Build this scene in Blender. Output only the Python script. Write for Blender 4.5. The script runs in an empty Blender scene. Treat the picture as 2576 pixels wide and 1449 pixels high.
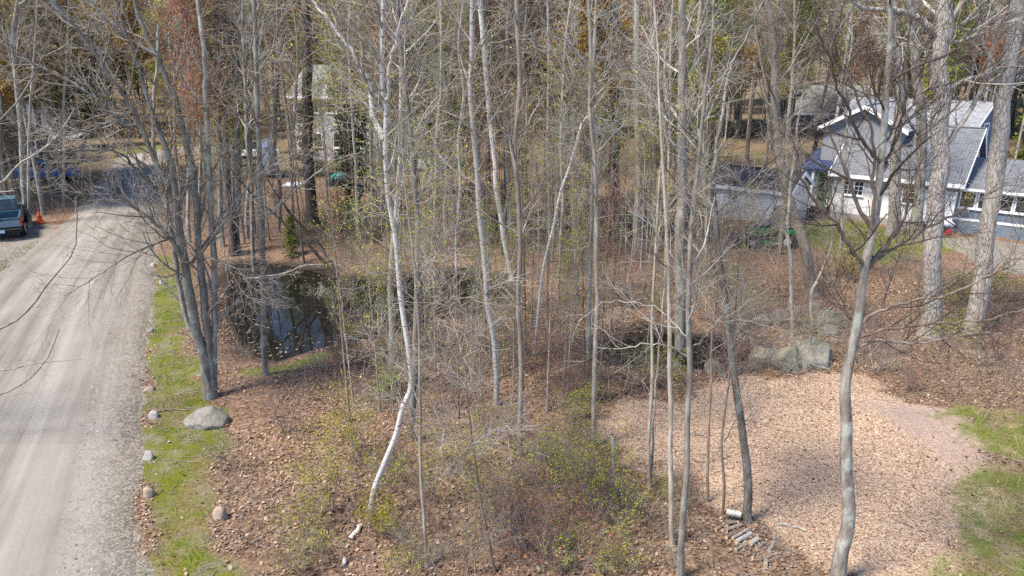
import bpy, math, random
import numpy as np
from mathutils import Vector, Matrix

# ------------------------------------------------------------------ camera, sky, sun, exposure
scene = bpy.context.scene
COL = scene.collection
CAM_H, PITCH, FPX, CX, CY = 8.5, math.radians(18.0), 1741.0, 1288.0, 724.5
cam_data = bpy.data.cameras.new('camera')
cam = bpy.data.objects.new('camera', cam_data)
COL.objects.link(cam)
cam.location = (0, 0, CAM_H)
cam.rotation_euler = (math.pi / 2 - PITCH, 0, 0)
cam_data.sensor_width = 36.0
cam_data.lens = 36.0 * FPX / 2576.0
cam_data.clip_start = 0.1
cam_data.clip_end = 3000
scene.camera = cam

SUN = Vector((-0.47, -0.24, 0.85)).normalized()
world = bpy.data.worlds.new('World')
scene.world = world
world.use_nodes = True
wn = world.node_tree
wn.nodes.clear()
sky = wn.nodes.new('ShaderNodeTexSky')
sky.sky_type = 'NISHITA'
sky.sun_disc = False
sky.sun_elevation = math.asin(SUN.z)
sky.sun_rotation = math.atan2(SUN.x, SUN.y)
sky.air_density = 0.65
sky.dust_density = 0.15
sky.ozone_density = 3.0
bg = wn.nodes.new('ShaderNodeBackground')
bg.inputs['Strength'].default_value = 0.15
wo = wn.nodes.new('ShaderNodeOutputWorld')
wn.links.new(sky.outputs[0], bg.inputs[0])
wn.links.new(bg.outputs[0], wo.inputs[0])
sun_data = bpy.data.lights.new('sun', 'SUN')
sun_data.energy = 3.4
sun_data.angle = math.radians(14.0)
sun_data.color = (1.0, 0.91, 0.79)
sun_ob = bpy.data.objects.new('sun', sun_data)
COL.objects.link(sun_ob)
sun_ob.rotation_euler = (-SUN).to_track_quat('-Z', 'Y').to_euler()
scene.view_settings.view_transform = 'Standard'
scene.view_settings.look = 'None'
scene.view_settings.exposure = 1.42
scene.view_settings.gamma = 1.0
scene.view_settings.use_curve_mapping = False
scene.cycles.max_bounces = 4
scene.cycles.diffuse_bounces = 2
scene.cycles.glossy_bounces = 2
scene.cycles.transmission_bounces = 2
scene.cycles.transparent_max_bounces = 8
scene.cycles.use_adaptive_sampling = True
scene.cycles.adaptive_threshold = 0.02
scene.cycles.use_denoising = False

RNG = np.random.default_rng(11)

# ------------------------------------------------------------------ geometry helpers
SP, CP = math.sin(PITCH), math.cos(PITCH)

def ray(x, y):
    a, b = (x - CX) / FPX, -(y - CY) / FPX
    return np.array([a, CP + b * SP, -SP + b * CP])

def sdf_poly(px, py, poly):
    """signed distance, negative inside"""
    P = np.asarray(poly, float)
    d2 = np.full(px.shape, 1e18)
    inside = np.zeros(px.shape, bool)
    n = len(P)
    for i in range(n):
        ax, ay = P[i]
        bx, by = P[(i + 1) % n]
        ex, ey = bx - ax, by - ay
        wx, wy = px - ax, py - ay
        t = np.clip((wx * ex + wy * ey) / (ex * ex + ey * ey + 1e-12), 0, 1)
        d2 = np.minimum(d2, (wx - t * ex) ** 2 + (wy - t * ey) ** 2)
        c = ((ay > py) != (by > py))
        with np.errstate(divide='ignore', invalid='ignore'):
            xi = (bx - ax) * (py - ay) / (by - ay + 1e-12) + ax
        inside ^= (c & (px < xi))
    d = np.sqrt(d2)
    return np.where(inside, -d, d)

def flat(x, y, z=0.0):
    d = ray(x, y)
    t = (z - CAM_H) / d[2]
    return np.array([d[0] * t, d[1] * t])

def poly_w(pts, z=0.0):
    return [tuple(flat(x, y, z)) for x, y in pts]

WATER_Z = -0.30
POND = poly_w([(572, 700), (590, 668), (650, 658), (735, 672), (800, 688), (862, 706), (930, 700), (1000, 690), (1080, 684), (1180, 684),
               (1262, 700), (1285, 738), (1250, 765), (1190, 795), (1090, 802), (1020, 835), (905, 852), (830, 868), (760, 888), (700, 908),
               (652, 898), (612, 868), (580, 790)], WATER_Z)
POOL = poly_w([(1492, 918), (1482, 893), (1512, 868), (1580, 853), (1680, 838), (1770, 850), (1860, 868), (1900, 892), (1850, 922),
               (1760, 928), (1650, 914), (1560, 920)], WATER_Z)
ROAD_R = [(405, 1800), (362, 1449), (352, 1300), (347, 1150), (358, 1000), (366, 900), (376, 800), (386, 700), (396, 600), (404, 520),
          (411, 460), (414, 410), (418, 384)]
ROAD_L = [(-1500, 1800), (-900, 1449), (-660, 1300), (-460, 1150), (-300, 1000), (-190, 890), (-80, 770), (0, 692), (90, 615), (172, 555),
          (236, 480), (262, 440), (288, 410), (300, 392)]
CLEAR = poly_w([(1500, 1085), (1570, 1012), (1700, 1000), (1890, 962), (2100, 958), (2300, 1010), (2410, 1060), (2455, 1200), (2460, 1320),
                (2390, 1460), (2060, 1470), (1960, 1360), (1905, 1300), (1730, 1235), (1600, 1185)])
BARE = poly_w([(2170, 1025), (2300, 1010), (2410, 1050), (2450, 1110), (2470, 1170), (2390, 1190), (2340, 1110), (2240, 1060)])
LAWN = poly_w([(2420, 1030), (2580, 1005), (2900, 1080), (3000, 1600), (2300, 1600), (2370, 1420), (2450, 1340), (2465, 1215), (2560, 1165),
               (2450, 1100)])
VERGE = poly_w([(385, 640), (440, 650), (460, 760), (470, 850), (500, 960), (560, 1010), (560, 1080), (545, 1200), (530, 1330), (560, 1460), (600, 1800),
                (390, 1800), (362, 1449), (350, 1250), (350, 1120), (365, 900), (378, 780)])
BANK = poly_w([(700, 915), (760, 885), (840, 862), (905, 862), (840, 890), (760, 925), (700, 940), (590, 950), (600, 925)])
YARD = poly_w([(2000, 566), (2110, 552), (2330, 592), (2420, 600), (2390, 640), (2250, 660), (2120, 640), (2010, 600)])
DRIVE = poly_w([(2360, 602), (2450, 596), (2700, 625), (2800, 720), (2576, 690), (2440, 655)])
PULLOUT = poly_w([(-300, 590), (0, 566), (90, 556), (150, 570), (60, 645), (0, 692), (-300, 800)])
PULLGRASS = poly_w([(-60, 690), (0, 640), (70, 618), (80, 626), (40, 655), (0, 690)])
FARLAWN = poly_w([(1070, 450), (1230, 425), (1260, 400), (1090, 395), (850, 400), (780, 440), (880, 450)])
FARGRASS = poly_w([(290, 392), (330, 362), (440, 350), (460, 372), (380, 384)])
FARDRIVE = poly_w([(340, 385), (430, 396), (560, 380), (620, 372), (560, 364), (420, 372)])

def sstep(a, b, x):
    t = np.clip((x - a) / (b - a), 0, 1)
    return t * t * (3 - 2 * t)

def height(x, y):
    x = np.asarray(x, float)
    y = np.asarray(y, float)
    h = 0.06 * np.sin(x * 0.9 + 0.4) * np.sin(y * 0.8) + 0.05 * np.sin(x * 0.37 + y * 0.53 + 1.0) + 0.035 * np.sin(x * 2.1 + y * 1.7) * np.sin(y * 2.3 - x)
    rd = sdf_poly(x, y, ROADPOLY)
    h = h * sstep(-0.3, 1.8, rd)
    dp = np.minimum(sdf_poly(x, y, POND), sdf_poly(x, y, POOL) + 0.05)
    h = h * sstep(0.0, 2.0, dp)
    h = h - 0.30 * (1 - sstep(-0.1, 1.6, dp)) - 0.35 * (1 - sstep(-1.2, 0.15, dp))
    r = np.hypot(x, y)
    h = h + 7.0 * sstep(95, 260, r) + 14.0 * sstep(180, 480, r)
    return h

ROADPOLY = poly_w(ROAD_L) + poly_w(ROAD_R)[::-1]

def P(x, y):
    """photo point (2576 wide) -> point on the ground"""
    d = ray(x, y)
    z = 0.0
    for _ in range(4):
        t = (z - CAM_H) / d[2]
        q = d * t
        z = float(height(q[0], q[1]))
    return np.array([q[0], q[1], z])

def at_depth(x, y, Y):
    d = ray(x, y)
    t = Y / d[1]
    return np.array([d[0] * t, Y, CAM_H + d[2] * t])

def pxm(x, y, Y):
    """metres per photo pixel at a point seen at depth Y"""
    q = at_depth(x, y, Y)
    dep = q[1] * CP + (CAM_H - q[2]) * SP
    return dep / FPX

def new_obj(name, mesh, parent=None, m=None):
    o = bpy.data.objects.new(name, mesh)
    COL.objects.link(o)
    if parent is not None:
        o.parent = parent
    if m is not None and mesh is not None and len(mesh.materials) == 0:
        mesh.materials.append(m)
    return o

def tag(o, label=None, cat=None, group=None, kind=None):
    if label:
        o['label'] = label
    if cat:
        o['category'] = cat
    if group:
        o['group'] = group
    if kind:
        o['kind'] = kind
    return o

def empty(name, loc, rz=0.0, label=None, cat=None, group=None):
    o = bpy.data.objects.new(name, None)
    o.empty_display_size = 0.2
    COL.objects.link(o)
    o.location = tuple(float(v) for v in loc)
    o.rotation_euler = (0, 0, rz)
    return tag(o, label, cat, group)

def copy_tree(o, parent=None):
    c = o.copy()
    COL.objects.link(c)
    c.parent = parent
    for ch in list(o.children):
        copy_tree(ch, c)
    return c

def mesh_np(name, V, F, smooth=True):
    """V (n,3), F (m,k) all the same k"""
    V = np.ascontiguousarray(V, dtype=np.float32)
    F = np.ascontiguousarray(F, dtype=np.int32)
    me = bpy.data.meshes.new(name)
    k = F.shape[1]
    me.vertices.add(len(V))
    me.vertices.foreach_set('co', V.ravel())
    me.loops.add(F.size)
    me.loops.foreach_set('vertex_index', F.ravel())
    me.polygons.add(len(F))
    me.polygons.foreach_set('loop_start', np.arange(0, F.size, k, dtype=np.int32))
    if smooth:
        me.polygons.foreach_set('use_smooth', np.ones(len(F), dtype=bool))
    me.update(calc_edges=True)
    return me

class Acc:
    """collects vertex and face arrays of quads"""
    def __init__(self):
        self.V, self.F, self.n = [], [], 0
    def add(self, V, F):
        self.V.append(V)
        self.F.append(F + self.n)
        self.n += len(V)
    def mesh(self, name, smooth=True):
        if not self.V:
            return None
        return mesh_np(name, np.concatenate(self.V), np.concatenate(self.F), smooth)

def tubes(PT, R, S):
    """PT (N,K,3), R (N,K) -> quads of N tapered tubes with S sides"""
    N, K, _ = PT.shape
    T = np.gradient(PT, axis=1)
    T /= np.linalg.norm(T, axis=2, keepdims=True) + 1e-9
    D = PT[:, -1] - PT[:, 0]
    ref = np.where((np.abs(D[:, 2]) > np.hypot(D[:, 0], D[:, 1]))[:, None], np.array([[1.0, 0.13, 0]]), np.array([[0.05, 0.02, 1.0]]))
    U = np.cross(T, ref[:, None, :])
    U /= np.linalg.norm(U, axis=2, keepdims=True) + 1e-9
    W = np.cross(T, U)
    a = np.arange(S) * 2 * math.pi / S
    ring = U[:, :, None, :] * np.cos(a)[None, None, :, None] + W[:, :, None, :] * np.sin(a)[None, None, :, None]
    V = PT[:, :, None, :] + ring * R[:, :, None, None]
    idx = np.arange(N * K * S).reshape(N, K, S)
    nx = np.roll(idx, -1, axis=2)
    F = np.stack([idx[:, :-1], nx[:, :-1], nx[:, 1:], idx[:, 1:]], axis=-1).reshape(-1, 4)
    return V.reshape(-1, 3), F

def resample(pts, n):
    """Catmull-Rom through pts (m,d) -> n points"""
    pts = np.asarray(pts, float)
    if len(pts) == 2:
        t = np.linspace(0, 1, n)[:, None]
        return pts[0] * (1 - t) + pts[1] * t
    q = np.vstack([2 * pts[0] - pts[1], pts, 2 * pts[-1] - pts[-2]])
    seg = np.linalg.norm(np.diff(pts, axis=0), axis=1)
    cum = np.concatenate([[0], np.cumsum(seg)])
    out = []
    for s in np.linspace(0, cum[-1], n):
        i = min(int(np.searchsorted(cum, s, side='right')) - 1, len(pts) - 2)
        t = (s - cum[i]) / (seg[i] + 1e-9)
        p0, p1, p2, p3 = q[i], q[i + 1], q[i + 2], q[i + 3]
        out.append(0.5 * ((2 * p1) + (p2 - p0) * t + (2 * p0 - 5 * p1 + 4 * p2 - p3) * t * t + (3 * p1 - p0 - 3 * p2 + p3) * t ** 3))
    return np.array(out)

def spawn(PT, R, n, t0, t1, ang, L, K, rng, trop=0.1, wig=0.12, rs=0.6, rmin=0.002, taper=0.35, shrink=0.5, lenj=0.35):
    """children growing from a set of polylines; returns (M,K,3),(M,K)"""
    N, Kp, _ = PT.shape
    M = N * n
    pi = np.repeat(np.arange(N), n)
    t = t0 + (t1 - t0) * (np.tile((np.arange(n) + 0.5) / n, N) + rng.uniform(-0.5, 0.5, M) / n)
    f = np.clip(t, 0, 0.999) * (Kp - 1)
    i0 = f.astype(int)
    fr = (f - i0)[:, None]
    pos = PT[pi, i0] * (1 - fr) + PT[pi, i0 + 1] * fr
    rad = R[pi, i0] * (1 - fr[:, 0]) + R[pi, i0 + 1] * fr[:, 0]
    T = PT[pi, i0 + 1] - PT[pi, i0]
    T /= np.linalg.norm(T, axis=1, keepdims=True) + 1e-9
    az = np.tile(np.arange(n) * 2.399963, N) + rng.uniform(0, 6.283, N)[pi] + rng.normal(0, 0.5, M)
    ref = np.where((np.abs(T[:, 2]) > 0.8)[:, None], np.array([[1.0, 0, 0]]), np.array([[0, 0, 1.0]]))
    U = np.cross(T, ref)
    U /= np.linalg.norm(U, axis=1, keepdims=True) + 1e-9
    W = np.cross(T, U)
    perp = U * np.cos(az)[:, None] + W * np.sin(az)[:, None]
    a = ang * rng.uniform(0.7, 1.3, M)
    d = T * np.cos(a)[:, None] + perp * np.sin(a)[:, None]
    plen = np.linalg.norm(np.diff(PT, axis=1), axis=2).sum(1)
    tt = (t - t0) / max(t1 - t0, 1e-6)
    ln = L * (1 - shrink * tt) * rng.uniform(1 - lenj, 1 + lenj, M)
    C = np.empty((M, K, 3))
    C[:, 0] = pos
    st = (ln / (K - 1))[:, None]
    for k in range(1, K):
        C[:, k] = C[:, k - 1] + d * st
        d = d + rng.normal(0, wig, (M, 3))
        d[:, 2] += trop
        d /= np.linalg.norm(d, axis=1, keepdims=True)
    r0 = np.maximum(rad * rs * rng.uniform(0.7, 1.1, M), rmin)
    r0 = np.minimum(r0, np.maximum(ln * 0.022, rmin))
    RR = r0[:, None] * (1 - (1 - taper) * np.linspace(0, 1, K)[None, :])
    return C, np.maximum(RR, rmin * 0.6)

def leaf_quads(pos, size, rng, flatness=0.0):
    """small rhombic leaves at pos (n,3)"""
    n = len(pos)
    a = rng.normal(0, 1, (n, 3))
    a[:, 2] *= (1 - flatness)
    a /= np.linalg.norm(a, axis=1, keepdims=True) + 1e-9
    b = rng.normal(0, 1, (n, 3))
    b[:, 2] *= (1 - flatness)
    b -= a * (a * b).sum(1, keepdims=True)
    b /= np.linalg.norm(b, axis=1, keepdims=True) + 1e-9
    s = size * rng.uniform(0.6, 1.35, n)[:, None]
    V = np.stack([pos, pos + a * s * 0.5 + b * s * 0.36, pos + a * s * 1.05, pos + a * s * 0.45 - b * s * 0.36], axis=1).reshape(-1, 3)
    F = np.arange(4 * n).reshape(n, 4)
    return V, F

# ------------------------------------------------------------------ materials
def lin(c):
    return tuple(((v / 255.0) / 12.92 if v / 255.0 <= 0.04045 else ((v / 255.0 + 0.055) / 1.055) ** 2.4) for v in c)

class NT:
    def __init__(self, name, rough=0.8, spec=0.3):
        self.m = bpy.data.materials.new(name)
        self.m.use_nodes = True
        self.t = self.m.node_tree
        self.b = self.t.nodes['Principled BSDF']
        self.b.inputs['Roughness'].default_value = rough
        self.b.inputs['Specular IOR Level'].default_value = spec
    def n(self, typ, **kw):
        o = self.t.nodes.new(typ)
        for k, v in kw.items():
            setattr(o, k, v)
        return o
    def l(self, a, b):
        self.t.links.new(a, b)
    def coord(self, which='Object', scale=(1, 1, 1), loc=(0, 0, 0)):
        c = self.n('ShaderNodeTexCoord')
        mp = self.n('ShaderNodeMapping')
        mp.inputs['Scale'].default_value = scale
        mp.inputs['Location'].default_value = loc
        self.l(c.outputs[which], mp.inputs[0])
        return mp.outputs[0]
    def noise(self, vec, scale, detail=4, rough=0.6, out=0):
        o = self.n('ShaderNodeTexNoise')
        o.inputs['Scale'].default_value = scale
        o.inputs['Detail'].default_value = detail
        o.inputs['Roughness'].default_value = rough
        if vec is not None:
            self.l(vec, o.inputs['Vector'])
        return o.outputs[out]
    def voro(self, vec, scale, out='Color', feature='F1'):
        o = self.n('ShaderNodeTexVoronoi', feature=feature)
        o.inputs['Scale'].default_value = scale
        if vec is not None:
            self.l(vec, o.inputs['Vector'])
        return o.outputs[out]
    def ramp(self, fac, stops, interp='LINEAR'):
        o = self.n('ShaderNodeValToRGB')
        o.color_ramp.interpolation = interp
        e = o.color_ramp.elements
        while len(e) < len(stops):
            e.new(0.5)
        for i, (p, c) in enumerate(stops):
            e[i].position = p
            e[i].color = (c[0], c[1], c[2], 1)
        self.l(fac, o.inputs[0])
        return o.outputs[0]
    def val(self, fac, a, b, lo=0.0, hi=1.0):
        o = self.n('ShaderNodeMapRange')
        o.inputs[1].default_value, o.inputs[2].default_value, o.inputs[3].default_value, o.inputs[4].default_value = a, b, lo, hi
        self.l(fac, o.inputs[0])
        return o.outputs[0]
    def math(self, op, a, b=None):
        o = self.n('ShaderNodeMath', operation=op)
        for i, v in enumerate((a, b)):
            if v is None:
                continue
            if isinstance(v, (int, float)):
                o.inputs[i].default_value = v
            else:
                self.l(v, o.inputs[i])
        return o.outputs[0]
    def mix(self, fac, a, b, mode='MIX'):
        o = self.n('ShaderNodeMix', data_type='RGBA', blend_type=mode)
        for i, v in ((0, fac), (6, a), (7, b)):
            if isinstance(v, (int, float)):
                o.inputs[i].default_value = v
            elif isinstance(v, tuple):
                o.inputs[i].default_value = (v[0], v[1], v[2], 1)
            else:
                self.l(v, o.inputs[i])
        return o.outputs[2]
    def attr(self, name, out='Fac'):
        return self.n('ShaderNodeAttribute', attribute_name=name).outputs[out]
    def base(self, c):
        if isinstance(c, tuple):
            self.b.inputs['Base Color'].default_value = (c[0], c[1], c[2], 1)
        else:
            self.l(c, self.b.inputs['Base Color'])
        return self
    def bump(self, h, strength=0.4, dist=0.02):
        o = self.n('ShaderNodeBump')
        o.inputs['Strength'].default_value = strength
        o.inputs['Distance'].default_value = dist
        self.l(h, o.inputs['Height'])
        self.l(o.outputs[0], self.b.inputs['Normal'])
        return self
    def rnd(self):
        return self.n('ShaderNodeObjectInfo').outputs['Random']
    def island(self):
        return self.n('ShaderNodeNewGeometry').outputs['Random Per Island']

def m_bark(name, dark, mid, light, lichen=None, zs=0.25, scale=9.0, bump=0.6, var=0.35):
    k = NT(name, 0.9, 0.15)
    v = k.coord('Object', (1, 1, zs))
    f = k.noise(v, scale, 6, 0.7)
    c = k.ramp(f, [(0.30, dark), (0.50, mid), (0.68, light)])
    if lichen is not None:
        g = k.noise(k.coord('Object', (1, 1, 0.7)), 3.5, 5, 0.65)
        c = k.mix(k.val(g, 0.53, 0.62, 0, 0.75), c, lichen)
    r = k.val(k.rnd(), 0, 1, 1 - var, 1 + var)
    cb = k.n('ShaderNodeCombineColor')
    for i in range(3):
        k.l(r, cb.inputs[i])
    c = k.mix(1.0, c, cb.outputs[0], 'MULTIPLY')
    k.base(c).bump(f, bump, 0.03)
    return k.m

def m_oak(name):
    k = NT(name, 0.92, 0.12)
    v = k.coord('Object', (1, 1, 0.10))
    w = k.noise(v, 6.0, 3, 0.6, out=1)
    vv = k.mix(0.12, v, w, 'ADD')
    cell = k.voro(vv, 24.0, 'Distance', 'DISTANCE_TO_EDGE')
    f2 = k.noise(v, 22.0, 5, 0.7)
    ridge = k.val(cell, 0.0, 0.16, 0, 1)
    c = k.ramp(f2, [(0.3, (0.30, 0.265, 0.23)), (0.7, (0.50, 0.455, 0.40))])
    c = k.mix(ridge, (0.19, 0.165, 0.14), c)
    k.base(c).bump(k.math('ADD', ridge, k.math('MULTIPLY', f2, 0.4)), 0.55, 0.04)
    return k.m

def m_birch(name, white=(0.50, 0.47, 0.425)):
    k = NT(name, 0.75, 0.25)
    v = k.coord('Object', (1.2, 1.2, 9.0))
    f = k.noise(v, 2.6, 5, 0.7)
    g = k.noise(k.coord('Object', (1, 1, 0.5)), 2.2, 4, 0.6)
    c = k.mix(k.val(f, 0.555, 0.62), white, (0.09, 0.075, 0.065))
    c = k.mix(k.val(g, 0.55, 0.72, 0, 0.7), c, (0.30, 0.265, 0.22))
    h = k.noise(k.coord('Object', (1, 1, 1)), 14, 3, 0.6)
    c = k.mix(k.val(h, 0.3, 0.8, 0, 0.3), c, (0.42, 0.385, 0.33))
    k.base(c).bump(f, 0.25, 0.01)
    return k.m

def m_leaf(name, stops, rough=0.6, trans=0.25):
    k = NT(name, rough, 0.25)
    c = k.ramp(k.island(), stops)
    k.base(c)
    if trans > 0:
        d = k.n('ShaderNodeBsdfTranslucent')
        k.l(c, d.inputs[0])
        mx = k.n('ShaderNodeMixShader')
        mx.inputs[0].default_value = trans
        out = k.t.nodes['Material Output']
        k.l(k.b.outputs[0], mx.inputs[1])
        k.l(d.outputs[0], mx.inputs[2])
        k.l(mx.outputs[0], out.inputs[0])
    return k.m

def m_plain(name, c, rough=0.6, spec=0.4, var=0.12, scale=6.0, metal=0.0, bump=0.0):
    k = NT(name, rough, spec)
    f = k.noise(k.coord('Object'), scale, 5, 0.65)
    lo = tuple(v * (1 - var) for v in c)
    hi = tuple(min(v * (1 + var), 1) for v in c)
    k.base(k.ramp(f, [(0.3, lo), (0.7, hi)]))
    k.b.inputs['Metallic'].default_value = metal
    if bump:
        k.bump(f, bump, 0.02)
    return k.m

def m_siding(name, c, pitch=0.13, dirt=0.25, axis='Z'):
    k = NT(name, 0.65, 0.3)
    s = k.n('ShaderNodeSeparateXYZ')
    k.l(k.coord('Object'), s.inputs[0])
    fr = k.math('FRACT', k.math('DIVIDE', s.outputs[2 if axis == 'Z' else 1], pitch))
    n1 = k.noise(k.coord('Object', (0.6, 0.6, 2.5)), 2.2, 5, 0.65)
    cc = k.mix(k.val(n1, 0.35, 0.8, 0, dirt), c, tuple(v * 0.55 for v in c))
    cc = k.mix(k.val(fr, 0.86, 0.97, 0, 0.45), cc, tuple(v * 0.35 for v in c))
    k.base(cc).bump(fr, 0.5, 0.02)
    return k.m

def m_shingle(name, c1, c2, pitch=0.14):
    k = NT(name, 0.9, 0.2)
    v = k.coord('Object')
    s = k.n('ShaderNodeSeparateXYZ')
    k.l(v, s.inputs[0])
    b = k.n('ShaderNodeTexBrick', offset=0.5)
    b.inputs['Scale'].default_value = 1.0
    b.inputs['Brick Width'].default_value = 0.34
    b.inputs['Row Height'].default_value = pitch
    b.inputs['Mortar Size'].default_value = 0.012
    b.inputs['Bias'].default_value = 0.0
    b.inputs['Color1'].default_value = (*c1, 1)
    b.inputs['Color2'].default_value = (*c2, 1)
    b.inputs['Mortar'].default_value = tuple(x * 0.45 for x in c1) + (1,)
    cm = k.n('ShaderNodeCombineXYZ')
    k.l(s.outputs[0], cm.inputs[0])
    k.l(k.math('MULTIPLY', s.outputs[1], 1.15), cm.inputs[1])
    k.l(cm.outputs[0], b.inputs['Vector'])
    n1 = k.noise(v, 1.3, 5, 0.7)
    c = k.mix(k.val(n1, 0.35, 0.75, 0, 0.4), b.outputs[0], tuple(x * 0.6 for x in c1))
    k.base(c).bump(b.outputs[1], 0.4, -0.01)
    return k.m

def m_rock(name, c1, c2, moss=0.35):
    k = NT(name, 0.92, 0.15)
    v = k.coord('Object')
    f = k.noise(v, 5.0, 8, 0.72)
    g = k.noise(v, 17.0, 6, 0.7)
    c = k.ramp(f, [(0.3, c1), (0.65, c2)])
    c = k.mix(k.val(g, 0.55, 0.64, 0, 0.6), c, (0.34, 0.335, 0.27))
    if moss:
        nz = k.n('ShaderNodeSeparateXYZ')
        gm = k.n('ShaderNodeNewGeometry')
        k.l(gm.outputs['Normal'], nz.inputs[0])
        mm = k.math('MULTIPLY', k.val(nz.outputs[2], 0.2, 0.9), k.val(k.noise(v, 3.0, 5, 0.7), 0.5, 0.62))
        c = k.mix(k.math('MULTIPLY', mm, moss), c, (0.12, 0.14, 0.045))
    k.base(c).bump(k.math('ADD', f, k.math('MULTIPLY', g, 0.35)), 0.8, 0.06)
    return k.m

def m_glass(name, c=(0.03, 0.035, 0.04)):
    k = NT(name, 0.06, 0.6)
    f = k.noise(k.coord('Object'), 2.0, 3, 0.5)
    k.base(k.ramp(f, [(0.3, tuple(v * 0.5 for v in c)), (0.7, tuple(v * 1.6 for v in c))]))
    return k.m

M = {}
M['bark_grey'] = m_bark('bark_grey', (0.10, 0.083, 0.066), (0.245, 0.210, 0.172), (0.39, 0.345, 0.29), (0.36, 0.37, 0.29))
M['bark_maple'] = m_bark('bark_maple', (0.085, 0.070, 0.056), (0.205, 0.178, 0.146), (0.34, 0.305, 0.255), (0.34, 0.365, 0.30))
M['bark_brown'] = m_bark('bark_brown', (0.07, 0.050, 0.036), (0.175, 0.132, 0.098), (0.28, 0.22, 0.17))
M['bark_dark'] = m_bark('bark_dark', (0.035, 0.026, 0.021), (0.085, 0.066, 0.054), (0.16, 0.125, 0.10))
M['bark_tan'] = m_bark('bark_tan', (0.15, 0.120, 0.09), (0.27, 0.225, 0.175), (0.40, 0.35, 0.285))
M['bark_oak'] = m_oak('bark_oak')
M['bark_birch'] = m_birch('bark_birch')
M['bark_birch_grey'] = m_birch('bark_birch_grey', (0.36, 0.338, 0.308))
M['twig'] = m_bark('twig', (0.13, 0.107, 0.086), (0.25, 0.213, 0.175), (0.38, 0.335, 0.285), zs=1, scale=1.6, bump=0.0, var=0.25)
M['twig_dark'] = m_bark('twig_dark', (0.040, 0.030, 0.026), (0.085, 0.066, 0.056), (0.15, 0.12, 0.10), zs=1, scale=1.6, bump=0.0, var=0.25)
M['twig_grey'] = m_bark('twig_grey', (0.17, 0.150, 0.125), (0.31, 0.28, 0.24), (0.47, 0.43, 0.38), zs=1, scale=1.6, bump=0.0, var=0.25)
M['twig_red'] = m_bark('twig_red', (0.10, 0.066, 0.054), (0.20, 0.142, 0.118), (0.31, 0.235, 0.20), zs=1, scale=1.6, bump=0.0, var=0.3)
M['leaf_yg'] = m_leaf('leaf_yg', [(0.0, (0.17, 0.19, 0.020)), (0.5, (0.28, 0.29, 0.030)), (1.0, (0.40, 0.36, 0.05))])
M['leaf_green'] = m_leaf('leaf_green', [(0.0, (0.10, 0.15, 0.018)), (0.5, (0.20, 0.26, 0.03)), (1.0, (0.34, 0.37, 0.05))])
M['leaf_orange'] = m_leaf('leaf_orange', [(0.0, (0.30, 0.12, 0.03)), (0.5, (0.40, 0.22, 0.04)), (1.0, (0.44, 0.33, 0.06))])
M['leaf_rust'] = m_leaf('leaf_rust', [(0.0, (0.22, 0.055, 0.035)), (0.5, (0.33, 0.10, 0.06)), (1.0, (0.40, 0.20, 0.09))])
M['leaf_olive'] = m_leaf('leaf_olive', [(0.0, (0.17, 0.15, 0.018)), (0.5, (0.27, 0.24, 0.022)), (1.0, (0.38, 0.34, 0.04))])
M['needle'] = m_leaf('needle', [(0.0, (0.022, 0.045, 0.014)), (0.5, (0.045, 0.080, 0.022)), (1.0, (0.085, 0.125, 0.035))], trans=0.1)
M['needle_light'] = m_leaf('needle_light', [(0.0, (0.06, 0.085, 0.015)), (0.5, (0.12, 0.145, 0.022)), (1.0, (0.21, 0.21, 0.035))], trans=0.1)
M['litter'] = m_leaf('litter', [(0.0, (0.075, 0.043, 0.028)), (0.3, (0.175, 0.108, 0.070)), (0.65, (0.265, 0.175, 0.118)), (0.88, (0.35, 0.25, 0.178)), (1.0, (0.43, 0.335, 0.26))], 0.7, 0.0)
M['mulch'] = m_leaf('mulch', [(0.0, (0.19, 0.108, 0.065)), (0.35, (0.34, 0.215, 0.135)), (0.7, (0.43, 0.295, 0.195)), (1.0, (0.53, 0.40, 0.29))], 0.7, 0.0)
M['grass'] = m_leaf('grass', [(0.0, (0.055, 0.115, 0.012)), (0.5, (0.115, 0.195, 0.018)), (0.85, (0.21, 0.255, 0.035)), (1.0, (0.34, 0.28, 0.12))], 0.6, 0.25)
M['moss'] = m_leaf('moss', [(0.0, (0.12, 0.125, 0.010)), (0.5, (0.165, 0.17, 0.013)), (1.0, (0.25, 0.24, 0.025))], 0.8, 0.15)
M['dry_grass'] = m_leaf('dry_grass', [(0.0, (0.14, 0.105, 0.05)), (0.5, (0.26, 0.205, 0.10)), (1.0, (0.36, 0.30, 0.16))], 0.8, 0.1)
M['gravel_bits'] = m_leaf('gravel_bits', [(0.0, (0.10, 0.085, 0.07)), (0.5, (0.20, 0.178, 0.15)), (0.9, (0.31, 0.285, 0.25)), (1.0, (0.45, 0.43, 0.40))], 0.9, 0.0)
M['rock'] = m_rock('rock', (0.12, 0.108, 0.09), (0.27, 0.25, 0.215))
M['rock_moss'] = m_rock('rock_moss', (0.10, 0.088, 0.066), (0.25, 0.225, 0.18), 0.8)
M['rock_pale'] = m_rock('rock_pale', (0.25, 0.23, 0.20), (0.42, 0.39, 0.35), 0.0)
M['rock_pink'] = m_rock('rock_pink', (0.29, 0.21, 0.15), (0.42, 0.325, 0.25), 0.0)
M['white_siding'] = m_siding('white_siding', (0.72, 0.705, 0.69), dirt=0.14)
M['lavender_siding'] = m_siding('lavender_siding', (0.26, 0.265, 0.285))
M['blue_siding'] = m_siding('blue_siding', (0.13, 0.165, 0.21))
M['teal_siding'] = m_siding('teal_siding', (0.12, 0.19, 0.25))
M['grey_siding'] = m_siding('grey_siding', (0.50, 0.50, 0.51))
M['beige_siding'] = m_siding('beige_siding', (0.50, 0.45, 0.39))
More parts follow.
